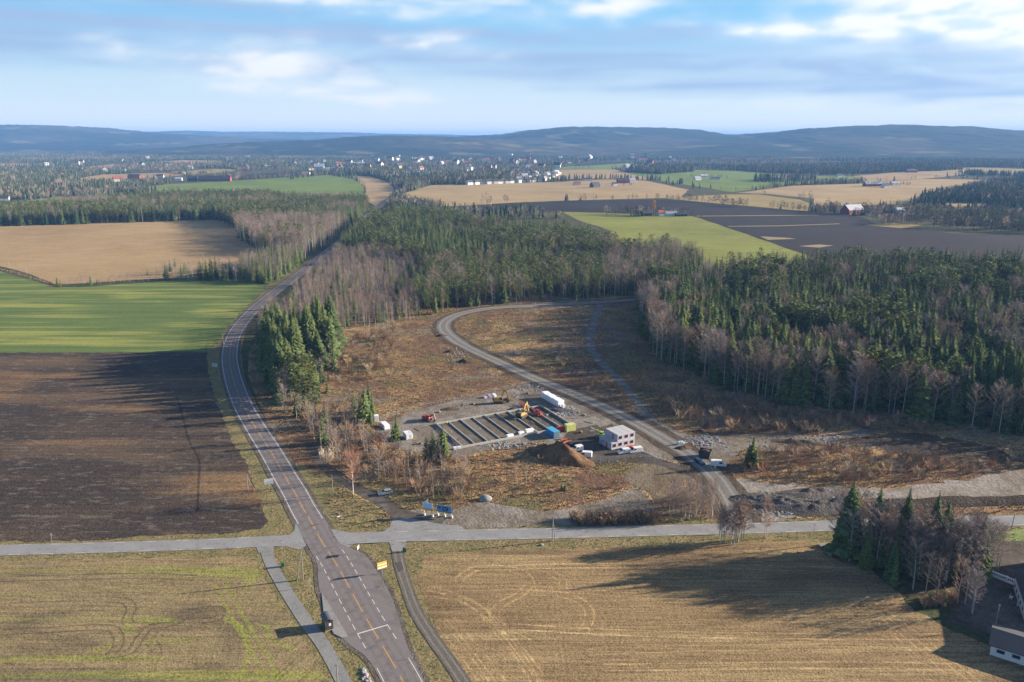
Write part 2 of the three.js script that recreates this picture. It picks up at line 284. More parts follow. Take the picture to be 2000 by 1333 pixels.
{ // yellow green stubble, lower left
  const p = surveyAll([[-300, 1102], [0, 1096], [200, 1091], [400, 1086], [478, 1084], [500, 1096], [516, 1130], [545, 1176], [580, 1226], [605, 1266], [630, 1310], [645, 1345], [700, 1460], [-300, 1460]]); fieldPolys.push(p);
  const ruts = trackMask(-200, -205, -20, -120, 2048, 1024, [
    [[[0, 1236], [90, 1232], [215, 1228], [228, 1240], [230, 1262], [215, 1280]], 0.5, 0.9, 2.2], [[[205, 1282], [250, 1275], [275, 1245], [290, 1228], [340, 1218], [370, 1198], [400, 1190], [430, 1192], [425, 1208], [395, 1214]], 0.55, 0.9, 2],
    [[[0, 1133], [160, 1128], [300, 1126], [380, 1130]], 0.7, 0.8, 2.4], [[[215, 1172], [245, 1176], [256, 1190], [248, 1210], [250, 1220]], 0.6, 0.8, 2.2], [[[0, 1185], [120, 1180], [230, 1180]], 0.5, 0.5, 2.2], [[[300, 1282], [305, 1270], [295, 1255]], 0.5, 0.6, 2.2], [[[360, 1200], [420, 1196]], 5, 0.55]]);
  const fresh = trackMask(-200, -205, -20, -120, 2048, 1024, [
    [[[430, 1140], [455, 1190], [475, 1225], [495, 1260], [520, 1300], [530, 1345]], 1.0, 0.8, 2.6], [[[440, 1155], [470, 1160], [490, 1130]], 2.5, 0.4], [[[525, 1247], [522, 1225], [500, 1220]], 1.0, 0.8], [[[440, 1210], [470, 1225], [487, 1262], [480, 1300], [465, 1320]], 1.4, 0.8], [[[527, 1250], [550, 1258], [575, 1271]], 1.5, 0.9],
    [[[0, 1290], [150, 1288], [320, 1290]], 1.6, 0.7], [[[0, 1322], [110, 1320]], 1.4, 0.5], [[[270, 1212], [340, 1213]], 2.2, 0.7], [[[290, 1254], [385, 1250]], 1.8, 0.6], [[[190, 1270], [210, 1262]], 2.5, 0.6], [[[250, 1215], [252, 1235]], 3, 0.6], [[[0, 1118], [180, 1114], [350, 1110]], 1.4, 0.5], [[[0, 1162], [100, 1160]], 1.2, 0.5], [[[0, 1212], [230, 1209], [340, 1210]], 1.0, 0.5], [[[480, 1136], [490, 1140]], 3, 0.6]]);
  const { m, b } = mapped(p, 2048, 2048, (x, z) => {
    const s = fbm(x * 0.02, z * 0.28, 4), f = vn(x * 3.1, z * 3.1), h = vn(x * 7, z * 7), k = fbm(x * 0.06 + 20, z * 0.09, 4);
    const ang = x * 0.9 + z * 0.42, row = sst(-60, -45, x) > 0.5 ? vn(ang * 2.2, (x - z) * 0.12) : vn(x * 0.16, z * 2.4);
    const g = 0.34 + 0.64 * f + 0.52 * h + 0.42 * (row - 0.5);
    let c = mix3([0.250, 0.190, 0.098], [0.180, 0.140, 0.080], sst(0.4, 0.65, k)); c = mix3(c, [0.285, 0.212, 0.108], sst(0.55, 0.8, s));
    const yg = clamp(sst(0.54, 0.72, fbm(x * 0.012 + 7, z * 0.30 + 3, 4)) * 0.6 + fresh(x, z) * (0.45 + 0.55 * f) * (0.5 + k));
    c = mix3(c, [0.245, 0.270, 0.050], yg * 0.85);
    c = mix3(c, [0.075, 0.060, 0.048], ruts(x, z) * (0.34 + 0.5 * h));
    return [c[0] * g, c[1] * g, c[2] * g];
  }, clods, 16, 0.07);
  structure('stubble_field', sheetGeometry(ragged(p, 2, 1.5, 7), 0.06, b), m, 'stubble field with green regrowth left of the cycle path');
}
{ // tan stubble, lower right
  const p = surveyAll([[832, 1086], [900, 1080], [1000, 1076], [1200, 1070], [1400, 1064], [1560, 1056], [1625, 1066], [1690, 1104], [1745, 1150], [1790, 1196], [1850, 1228], [1935, 1262], [2040, 1330], [2200, 1460], [980, 1460], [930, 1370], [885, 1290], [850, 1230], [828, 1175], [815, 1130]]); fieldPolys.push(p);
  const mask = trackMask(-30, -205, 150, -110, 2048, 1024, [
    [[[835, 1160], [900, 1172], [950, 1200], [990, 1240], [1030, 1290], [1070, 1345]], 0.55, 0.9, 2.1], [[[840, 1150], [890, 1165], [930, 1185], [975, 1235], [1010, 1275], [1050, 1340]], 0.55, 0.8, 2.1], [[[900, 1130], [930, 1112], [985, 1110], [1020, 1120], [1035, 1138], [1018, 1160], [985, 1178], [965, 1200], [985, 1230], [1030, 1255]], 0.5, 0.8, 2.2], [[[905, 1150], [898, 1130], [925, 1112]], 0.5, 0.7, 2.1],
    [[[1040, 1158], [1100, 1163], [1140, 1180], [1152, 1205], [1140, 1235]], 0.5, 0.75, 2.2], [[[1080, 1122], [1098, 1135], [1100, 1152]], 0.5, 0.7, 2.0], [[[960, 1222], [1100, 1231], [1300, 1240], [1600, 1244], [1900, 1246]], 0.5, 0.9, 2.2], [[[970, 1110], [1150, 1106], [1400, 1108], [1700, 1114]], 0.45, 0.8, 2.2], [[[900, 1150], [1040, 1150], [1250, 1164], [1500, 1168]], 0.4, 0.6, 2], [[[1100, 1132], [1300, 1140], [1500, 1140]], 0.4, 0.6, 2.0],
    [[[1180, 1305], [1400, 1302], [1650, 1300], [1950, 1305]], 0.5, 0.7, 2.2], [[[1150, 1275], [1400, 1266], [1700, 1264]], 0.35, 0.5, 2], [[[1690, 1170], [1760, 1220], [1850, 1290], [1920, 1345]], 0.5, 0.8, 2.2], [[[1660, 1170], [1740, 1230], [1820, 1300]], 0.4, 0.6, 2], [[[860, 1220], [900, 1270], [950, 1340]], 0.4, 0.6, 2.0], [[[880, 1210], [930, 1270], [985, 1340]], 0.4, 0.6, 2.0]]);
  const { m, b } = mapped(p, 2048, 2048, (x, z) => {
    const s = fbm(x * 0.018, z * 0.25, 4), f = vn(x * 3.3, z * 3.3), h = vn(x * 8, z * 8), k = fbm(x * 0.05 + 31, z * 0.08 + 2, 4), row = vn(x * 0.12, z * 2.8), d = mask(x, z);
    const g = 0.36 + 0.60 * f + 0.50 * h + 0.46 * (row - 0.5);
    let c = mix3([0.275, 0.192, 0.098], [0.205, 0.140, 0.075], sst(0.42, 0.68, k)); c = mix3(c, [0.325, 0.235, 0.120], sst(0.55, 0.78, s));
    c = mix3(c, [0.20, 0.20, 0.065], sst(0.66, 0.82, fbm(x * 0.09 + 11, z * 0.12, 3)) * sst(0, -22, x) * 0.7);
    const t = d * (0.75 * vn(x * 0.5, z * 0.5) + 0.08); return [c[0] * g * (1 + t), c[1] * g * (1 + t), c[2] * g * (1 + t * 0.9)];
  }, clods, 16, 0.07);
  structure('stubble_field', sheetGeometry(ragged(p, 2, 1.5, 8), 0.06, b), m, 'tan stubble field with looping wheel tracks');
}

// ---- rough heath between the main road, the side road and the woods
const heathPoly = surveyAll([[640, 1030], [600, 1000], [560, 905], [510, 800], [484, 735], [486, 690], [512, 640], [560, 600], [640, 560], [900, 560], [1250, 560], [1300, 600], [2250, 700], [2250, 1015], [1640, 1016], [1000, 1030]]);
{
  const { m, b } = mapped(heathPoly, 2048, 2048, (x, z) => {
    const big = fbm(x * 0.021 + 8, z * 0.021, 4), mid = fbm(x * 0.11, z * 0.11 + 40, 4), f = vn(x * 2.1, z * 2.1), h = vn(x * 0.9 + 60, z * 2.6), g = 0.45 + 0.55 * f + 0.5 * (h - 0.2);
    let c = mix3([0.125, 0.078, 0.050], [0.235, 0.148, 0.078], sst(0.36, 0.6, mid)); c = mix3(c, [0.32, 0.225, 0.115], sst(0.5, 0.68, mid * 0.5 + big * 0.55));
    c = mix3(c, [0.165, 0.140, 0.115], sst(0.56, 0.75, fbm(x * 0.07 + 90, z * 0.09, 4)) * 0.85); c = mix3(c, [0.10, 0.105, 0.040], sst(0.6, 0.74, fbm(x * 0.05 + 13, z * 0.05 + 77, 3)) * 0.6);
    return [c[0] * g * 1.36, c[1] * g * 1.33, c[2] * g * 1.28];
  }, clods, 20, 0.3);
  structure('heath', sheetGeometry(heathPoly, 0.03, b), m, 'rough brown heath and felled ground around the building site');
}
// grassy verges beside the roads
const vergeTile = colourMap(1024, 1024, (u, v) => { const a = tileNoise(u, v, 9, 4), b = tileNoise(u, v, 60, 7), c = tileNoise(u, v, 220, 2), g = 0.5 + 0.5 * c + 0.4 * b; let k = mix3([0.235, 0.188, 0.092], [0.175, 0.160, 0.070], sst(0.3, 0.75, a * 0.6 + 0.4 * tileNoise(u, v, 31, 3))); k = mix3(k, [0.225, 0.165, 0.085], sst(0.55, 0.85, tileNoise(u, v, 22, 9)) * 0.6); return k.map((q) => q * g); });
const vergeMat = matte({ map: vergeTile, roughness: 1, bumpMap: clods, bumpScale: 0.14 });
const vergePolys = [];
function verge(pts, y = 0.04, jit = 0.8) { const p = surveyAll(pts); vergePolys.push(p); structure('grass_verge', sheetGeometry(ragged(p, 2.5, jit, Math.round(pts[0][0] + pts[0][1])), y, null, 26), vergeMat); }
verge([[402, 689], [420, 672], [440, 645], [468, 612], [505, 578], [523, 556], [560, 530], [610, 505], [640, 488], [640, 500], [560, 560], [510, 606], [480, 640], [470, 690], [480, 750], [520, 830], [580, 930], [640, 1040], [600, 1080], [560, 1060], [500, 1036], [515, 1022], [512, 992], [494, 945], [478, 905], [452, 862], [436, 822], [418, 780], [406, 730]]);
verge([[592, 948], [575, 905], [640, 930], [690, 966], [740, 995], [764, 1014], [766, 1030], [722, 1042], [660, 1042], [620, 1010]], 0.045);
verge([[-300, 1076], [0, 1058], [420, 1042], [520, 1032], [580, 1050], [480, 1086], [200, 1093], [0, 1099], [-300, 1106]], 0.035);
verge([[505, 1072], [640, 1060], [690, 1110], [740, 1230], [770, 1345], [800, 1460], [610, 1460], [585, 1300], [525, 1190], [494, 1130], [470, 1090]], 0.05);
verge([[680, 1064], [900, 1056], [1400, 1046], [1620, 1036], [2250, 1020], [2250, 1080], [1640, 1072], [1560, 1060], [1200, 1073], [900, 1083], [835, 1092], [822, 1130], [860, 1230], [940, 1370], [1000, 1460], [820, 1460], [760, 1250]], 0.04);
verge([[700, 1034], [780, 1026], [900, 1024], [1130, 1022], [1280, 1016], [1400, 1016], [1640, 1012], [2250, 1000], [2250, 1016], [1640, 1028], [900, 1040]], 0.05);

// ---- bare and gravelled ground
const gravelTile = colourMap(1024, 1024, (u, v) => { const a = 0.6 * tileNoise(u, v, 7, 8) + 0.4 * tileNoise(u, v, 19, 5), b = tileNoise(u, v, 50, 3), c = tileNoise(u, v, 250, 6), d = tileNoise(u * 1, v, 130, 1), g = 0.55 + 0.36 * c + 0.34 * d + 0.3 * (b - 0.5); return mix3([0.215, 0.20, 0.180], [0.165, 0.145, 0.118], sst(0.35, 0.7, a)).map((q) => q * g); });
const gravelMat = (r, g, b, bump = 0.15) => matte({ map: gravelTile, color: lin(r, g, b), roughness: 1, bumpMap: grit, bumpScale: bump });
const bareMat = gravelMat(1.15, 1.1, 1.05), darkGravel = gravelMat(0.62, 0.62, 0.66), paleGravel = gravelMat(1.35, 1.3, 1.25), mudMat = gravelMat(0.55, 0.46, 0.38, 0.3), roadGravel = gravelMat(1.0, 0.96, 0.90);
const barePolys = [];
function bare(name, pts, m, y, label, jit = 1.2, tile = 61) { const p = surveyAll(pts); barePolys.push(p); return structure(name, sheetGeometry(ragged(p, 3, jit, Math.round(pts[0][0] * 3 + pts[0][1])), y, null, tile), m, label); }
bare('gravel_yard', [[734, 838], [800, 806], [880, 785], [960, 768], [1050, 752], [1075, 752], [1150, 798], [1215, 826], [1300, 872], [1330, 905], [1260, 892], [1150, 908], [1110, 900], [1062, 862], [985, 872], [905, 892], [850, 892], [800, 885], [752, 866]], bareMat, 0.07, 'gravel of the building site', 1.0);
bare('asphalt_yard', [[1092, 866], [1112, 842], [1165, 830], [1195, 850], [1240, 876], [1285, 897], [1340, 912], [1380, 930], [1360, 935], [1280, 908], [1210, 903], [1150, 910], [1120, 895]], gravelMat(0.48, 0.45, 0.44, 0.05), 0.085, 'dark yard before the stacked cabins', 0.5);
bare('gravel_lot', [[762, 1034], [772, 1010], [800, 996], [838, 1000], [872, 1006], [905, 988], [945, 980], [1000, 990], [1060, 1000], [1130, 990], [1200, 972], [1235, 952], [1260, 965], [1285, 1012], [1130, 1024], [900, 1034]], bareMat, 0.075, 'worn gravel lot by the side road', 1.6);
bare('bare_ground', [[1220, 938], [1235, 912], [1300, 902], [1365, 925], [1395, 955], [1340, 940], [1305, 970], [1290, 1002], [1262, 962]], gravelMat(0.95, 0.82, 0.66), 0.06, 'trampled bare ground', 2);
bare('gravel_flat', [[1330, 858], [1400, 850], [1500, 846], [1590, 852], [1690, 838], [1775, 858], [1700, 872], [1560, 868], [1450, 876], [1425, 905], [1395, 900], [1360, 880]], gravelMat(1.05, 0.98, 0.88), 0.06, 'pale dirt flat behind the parked vans', 3);
bare('gravel_flat', [[1410, 930], [1500, 946], [1620, 957], [1760, 952], [1880, 938], [2000, 918], [2250, 890], [2250, 970], [2000, 972], [1860, 975], [1700, 975], [1640, 990], [1560, 1010], [1450, 1030], [1420, 1000]], paleGravel, 0.055, 'long pale gravel terrace', 3);
bare('muddy_ground', [[1640, 850], [1780, 845], [1930, 870], [2000, 900], [1880, 900], [1740, 880]], mudMat, 0.065, 'dark churned mud', 4);
bare('muddy_ground', [[1170, 838], [1196, 828], [1212, 842], [1180, 852], [1155, 842]], mudMat, 0.09, 'dark soil strip behind the cabins', 1);
bare('old_lane', [[592, 862], [606, 862], [640, 905], [690, 942], [752, 970], [795, 998], [835, 1006], [870, 1016], [860, 1030], [775, 1030], [764, 1012], [740, 990], [700, 968], [650, 938], [612, 902]], gravelMat(0.62, 0.58, 0.56, 0.04), 0.08, 'worn asphalt lane where a car is parked', 0.5);

// dirt road that swings round the site
const dirtLine = ribbonPoints(surveyAll([[1452, 1032], [1432, 985], [1400, 935], [1352, 893], [1290, 854], [1210, 810], [1120, 770], [1040, 738], [975, 708], [915, 680], [880, 658], [866, 640], [874, 625], [905, 612], [965, 602], [1060, 597], [1180, 590], [1255, 584]]), 3);
const shoulder = (s) => (t, i) => s * (5.6 + 1.6 * vn(i * 0.35, s * 9) + 1.2 * vn(i * 0.08, s * 5));
structure('road_shoulder', ribbon(dirtLine, shoulder(-1), shoulder(1), 0.09, 22, 22), gravelMat(0.55, 0.47, 0.40, 0.4));
const rutTile = colourMap(256, 1024, (u, v) => { const w = 0.02 * (tileNoise(0.1, v, 9, 2) - 0.5), t = Math.exp(-(((u - 0.26 - w) / 0.07) ** 2)) + Math.exp(-(((u - 0.72 - w) / 0.07) ** 2)), e = Math.abs(u - 0.5) > 0.45 ? 0.75 : 1, g = (0.7 + 0.34 * tileNoise(u, v, 60, 3) + 0.3 * (tileNoise(u * 0.4, v, 128, 5) - 0.5)) * e; return mix3([0.190, 0.178, 0.160], [0.300, 0.282, 0.258], clamp(t)).map((q) => q * g); });
structure('dirt_road', ribbon(dirtLine, (t) => -(t > 0.52 ? 4.6 : 3.8), (t) => (t > 0.52 ? 4.6 : 3.8), 0.12, 0, 40), matte({ map: rutTile, roughness: 1, bumpMap: grit, bumpScale: 0.05 }), 'graded dirt road curving behind the site');
function track(name, pts, half, m, y, label) { const l = ribbonPoints(surveyAll(pts), 3), g = (s) => (t, i) => s * half * (0.75 + 0.5 * vn(i * 0.4, s * 3 + half)); barePolys.push(offsetLine(l, -half).concat(offsetLine(l, half).reverse())); return structure(name, ribbon(l, g(-1), g(1), y, 14, 14), m, label); }
track('machine_track', [[1172, 596], [1160, 630], [1152, 676], [1172, 706], [1208, 742], [1238, 778], [1262, 812], [1310, 842], [1380, 868], [1440, 890]], 2.6, gravelMat(1.15, 1.15, 1.2, 0.4), 0.075, 'pale muddy machine track across the heath');
track('machine_track', [[952, 692], [1010, 687], [1080, 686], [1155, 679], [1230, 672]], 2.6, gravelMat(1.0, 0.92, 0.82, 0.4), 0.07, 'faint machine track behind the dirt road');
track('machine_track', [[1000, 612], [1100, 602], [1200, 596], [1290, 592]], 2.2, gravelMat(0.9, 0.88, 0.86, 0.4), 0.065, 'grey track at the foot of the wood');
track('machine_track', [[1090, 756], [1180, 792], [1270, 836], [1340, 862]], 1.6, gravelMat(0.5, 0.42, 0.36, 0.4), 0.078, 'dark ditch line beside the dirt road');

// ---- asphalt
const asphaltTile = (base) => colourMap(1024, 1024, (u, v) => { const a = tileNoise(u, v, 6, 3), b = tileNoise(u, v, 90, 7), c = tileNoise(u, v, 250, 9), p = sst(0.62, 0.8, tileNoise(u, v, 14, 12)); const g = 0.78 + 0.16 * (a - 0.5) + 0.16 * b + 0.22 * c - 0.12 * p; return base.map((q) => q * g); });
const laneTile = colourMap(1024, 1024, (u, v) => {                       // worn wheel paths, a few patches and cracks; u runs across the road, 16 m wide
  const m = (u > 0.5 ? u - 1 : u) * 16, a = Math.abs(m), w = 0.12 * (tileNoise(0.3, v, 12, 5) - 0.5), path = Math.exp(-(((a - 0.95 - w) / 0.32) ** 2)) + Math.exp(-(((a - 2.75 - w) / 0.34) ** 2));
  const b = tileNoise(u, v, 90, 7), c = tileNoise(u, v, 250, 9), p = sst(0.70, 0.73, tileNoise(u, v, 9, 12)), joint = Math.abs(a - 0.12) < 0.03 ? 1 : 0, crack = Math.abs(tileNoise(u, v, 16, 21) - 0.5) < 0.012 && tileNoise(u, v, 5, 3) > 0.55 ? 1 : 0;
  const g = 0.80 + 0.16 * b + 0.24 * (c - 0.3) - 0.13 * path * (0.6 + 0.8 * tileNoise(u, v, 20, 2)) - 0.12 * p - 0.3 * crack - 0.15 * joint; return [0.205 * g, 0.182 * g, 0.177 * g];
});
const asphaltMat = matte({ map: laneTile, roughness: 0.9, bumpMap: grit, bumpScale: 0.02 });
const sideMat = matte({ map: asphaltTile([0.262, 0.258, 0.255]), roughness: 0.9, bumpMap: grit, bumpScale: 0.02 });
const pathMat = matte({ map: asphaltTile([0.235, 0.235, 0.225]), roughness: 0.95, bumpMap: grit, bumpScale: 0.04 });
const mainLine = ribbonPoints(surveyAll([[850, 1480], [818, 1400], [781, 1321], [753, 1273], [722, 1221], [696, 1175], [673, 1132], [652, 1095], [627.5, 1058], [610, 1025], [592, 995], [576, 964], [559, 936], [528, 882], [500, 838], [478, 800], [463, 765], [452, 728], [448, 695], [455, 660], [470, 634], [498, 603], [535, 572], [577, 541], [610, 515], [632, 496], [655, 480], [690, 448], [735, 406], [765, 384], [776, 374], [772, 362], [754, 351], [722, 343], [670, 340]]), 4);
const sLen = (() => { const s = [0]; for (let i = 1; i < mainLine.length; i++) s.push(s[i - 1] + Math.hypot(mainLine[i][0] - mainLine[i - 1][0], mainLine[i][1] - mainLine[i - 1][1])); return s; })();
const zAt = (i) => mainLine[i][1];
// half widths: bus bays and turning lanes widen the road south of the crossing
const leftHalf = (t, i) => { const z = zAt(i); return -(4.3 + 3.2 * sst(-153, -164, z) * sst(-199, -181, z)); };
const rightHalf = (t, i) => { const z = zAt(i); return 4.3 + 4.6 * sst(-146, -178, z) * sst(-203, -192, z); };
const mainRoad = structure('main_road', ribbon(mainLine, leftHalf, rightHalf, 0.13, 16, 16), asphaltMat, 'two lane main road');
structure('road_shoulder', ribbon(mainLine, (t, i) => leftHalf(t, i) - 1.1, (t, i) => rightHalf(t, i) + 1.1, 0.10, 22, 22), gravelMat(0.75, 0.70, 0.66));
const westLine = ribbonPoints(surveyAll([[-500, 1094], [-200, 1084], [0, 1076], [150, 1072], [300, 1067.5], [450, 1062], [560, 1056], [612, 1052]]), 4);
const eastLine = ribbonPoints(surveyAll([[622, 1054], [700, 1052], [770, 1049], [900, 1046], [1100, 1042], [1300, 1037], [1500, 1032], [1700, 1025], [1860, 1020.5], [2000, 1017.5], [2300, 1010]]), 4);
const sideRoad = structure('side_road', ribbon(westLine, -3.1, 3.1, 0.115, 16, 16), sideMat, 'grey side road running off to the left');
const sideRoadEast = structure('side_road', ribbon(eastLine, -3.3, 3.3, 0.116, 16, 16), sideMat, 'grey side road running off to the right');
// rounded corners of the crossing
structure('road_corner', sheetGeometry(surveyAll([[560, 1049], [574, 1038], [578, 1022], [600, 1040], [605, 1062], [585, 1075], [560, 1069], [520, 1068], [520, 1053]]), 0.112, null, 16), sideMat);
structure('road_corner', sheetGeometry(surveyAll([[612, 1024], [629, 1019], [646, 1034], [680, 1041], [722, 1042], [722, 1058], [690, 1064], [672, 1078], [650, 1082]]), 0.111, null, 16), sideMat);
structure('road_apron', sheetGeometry(ragged(surveyAll([[742, 1044], [760, 1031], [766, 1014], [800, 1012], [842, 1022], [905, 1030], [905, 1044]]), 2, 0.5, 3), 0.110, null, 16), sideMat);
structure('road_apron', sheetGeometry(surveyAll([[500, 1070], [534, 1068], [534, 1082], [505, 1082]]), 0.109, null, 16), sideMat);
structure('road_apron', sheetGeometry(surveyAll([[758, 1056], [794, 1054], [790, 1076], [766, 1078]]), 0.108, null, 16), sideMat);
const cyclePath = ribbonPoints(surveyAll([[518, 1072], [528, 1100], [546, 1134], [574, 1180], [602, 1222], [628, 1256], [656, 1304], [690, 1372], [740, 1460]]), 3);
structure('cycle_path', ribbon(cyclePath, -1.6, 1.6, 0.12, 16, 16), pathMat, 'narrow asphalt path beside the main road');
const farmLine = ribbonPoints(surveyAll([[775, 1070], [779, 1096], [795, 1150], [812, 1195], [842, 1243], [884, 1302], [915, 1350], [980, 1460]]), 3);
structure('farm_track', ribbon(farmLine, -1.7, 1.7, 0.10, 0, 30), matte({ map: rutTile, color: lin(0.75, 0.72, 0.70), roughness: 1, bumpMap: grit, bumpScale: 0.1 }), 'rutted farm track along the stubble field');
const puddle = bare('puddle', [[771, 1100], [784, 1098], [788, 1112], [779, 1118]], new THREE.MeshStandardMaterial({ color: lin(0.09, 0.07, 0.05), roughness: 0.15 }), 0.125, 'brown puddle on the farm track', 0.3);
{ // bus stop platform with its kerb
  const p = surveyAll([[628, 1160], [634, 1168], [680, 1246], [668, 1248], [652, 1240], [632, 1200]]); fieldPolys.push(p);
  const s = p.map(([x, z]) => new THREE.Vector2(x, -z)); if (THREE.ShapeUtils.isClockWise(s)) s.reverse();
  const g = new THREE.ExtrudeGeometry(new THREE.Shape(s), { depth: 0.14, bevelEnabled: false }); g.rotateX(-Math.PI / 2); g.translate(0, 0.1, 0); const u = g.attributes.uv; for (let i = 0; i < u.count; i++) u.setXY(i, u.getX(i) / 16, u.getY(i) / 16);
  structure('bus_stop_platform', g, sideMat, 'raised asphalt platform of the bus stop');
}

// ---- painted lines, each dash its own piece
const whitePaint = paint(0.62, 0.61, 0.58, 0.8), yellowPaint = paint(0.60, 0.30, 0.045, 0.8);
function stripe(line, s, a, b, off, w, y) {                             // a painted strip from a to b metres along a line
  const at = (d) => { let i = 1; while (i < s.length - 1 && s[i] < d) i++; const t = (d - s[i - 1]) / (s[i] - s[i - 1]), p = line[i - 1], q = line[i], l = Math.hypot(q[0] - p[0], q[1] - p[1]); const o = typeof off === 'function' ? off(d) : off; return [p[0] + (q[0] - p[0]) * t - (q[1] - p[1]) / l * o, p[1] + (q[1] - p[1]) * t + (q[0] - p[0]) / l * o]; };
  const n = Math.max(1, Math.ceil((b - a) / 4)), pts = []; for (let k = 0; k <= n; k++) pts.push(at(a + (b - a) * k / n));
  return ribbon(pts, -w / 2, w / 2, y, 1, 1);
}
const lengths = (line) => { const s = [0]; for (let i = 1; i < line.length; i++) s.push(s[i - 1] + Math.hypot(line[i][0] - line[i - 1][0], line[i][1] - line[i - 1][1])); return s; };
{
  const idxOf = (d) => { let i = 0; while (i < sLen.length - 1 && sLen[i] < d) i++; return i; };
  const zOf = (d) => zAt(idxOf(d)), end = sLen[sLen.length - 1];
  let dNorth = 0; while (zOf(dNorth) > -216) dNorth += 2;               // the crossing
  for (let d = 4; d < 1100 && d < end - 10; d += 12) part(mainRoad, 'centre_dash', stripe(mainLine, sLen, d, d + 9, 0, 0.2, 0.1365), yellowPaint);
  for (const s of [-1, 1]) for (let d = dNorth + 6; d < 1000; d += 40) part(mainRoad, 'edge_line', stripe(mainLine, sLen, d, d + 39.99, s * 3.75, 0.18, 0.137), whitePaint);
  for (const s of [-1, 1]) for (let d = 2; d < dNorth - 14; d += 4) if (zOf(d) < -158) part(mainRoad, 'lane_dash', stripe(mainLine, sLen, d, d + 2.4, s * 3.75, 0.16, 0.137), whitePaint);
  for (const s of [-1, 1]) for (let d = 0; d < dNorth; d += 30) if (zOf(d + 30) > -158) part(mainRoad, 'edge_line', stripe(mainLine, sLen, d, d + 29.99, s * 3.75, 0.16, 0.137), whitePaint);
  let dStop = 0; while (zOf(dStop) > -166.5) dStop += 1; part(mainRoad, 'cross_line', stripe(mainLine, sLen, dStop, dStop + 0.3, 0, 7.3, 0.1385), whitePaint);
  for (const [ln, road, lo, hi, y] of [[westLine, sideRoad, 0, 8, 0.122], [eastLine, sideRoadEast, 22, 0, 0.122]]) {
    const s = lengths(ln), e = s[s.length - 1]; for (const k of [-1, 1]) for (let d = lo + 1; d < e - hi - 8; d += 9) { const q = stripe(ln, s, d, d + 3.2, k * 2.75, 0.13, y); part(road, 'edge_dash', q, whitePaint); }
  }
  const tri = (x, y, a) => { const [X, Z] = survey(x, y), g = new THREE.BufferGeometry(), s = 0.27; const c = Math.cos(a), n = Math.sin(a); const P = [[-s, -s * 0.6], [s, -s * 0.6], [0, s]].flatMap(([u, v]) => [X + u * c - v * n, 0.141, Z + u * n + v * c]); g.setAttribute('position', new THREE.Float32BufferAttribute(P, 3)); g.setAttribute('normal', new THREE.Float32BufferAttribute([0, 1, 0, 0, 1, 0, 0, 1, 0], 3)); g.setAttribute('uv', new THREE.Float32BufferAttribute([0, 0, 1, 0, 0, 1], 2)); return g; };
  for (let k = 0; k < 8; k++) part(mainRoad, 'give_way_triangle', tri(592 + k * 1.7, 1052 + k * 3.3, 2.1), whitePaint);
  for (let k = 0; k < 8; k++) part(mainRoad, 'give_way_triangle', tri(642 + k * 2.0, 1032 + k * 3.4, -1.0), whitePaint);
}

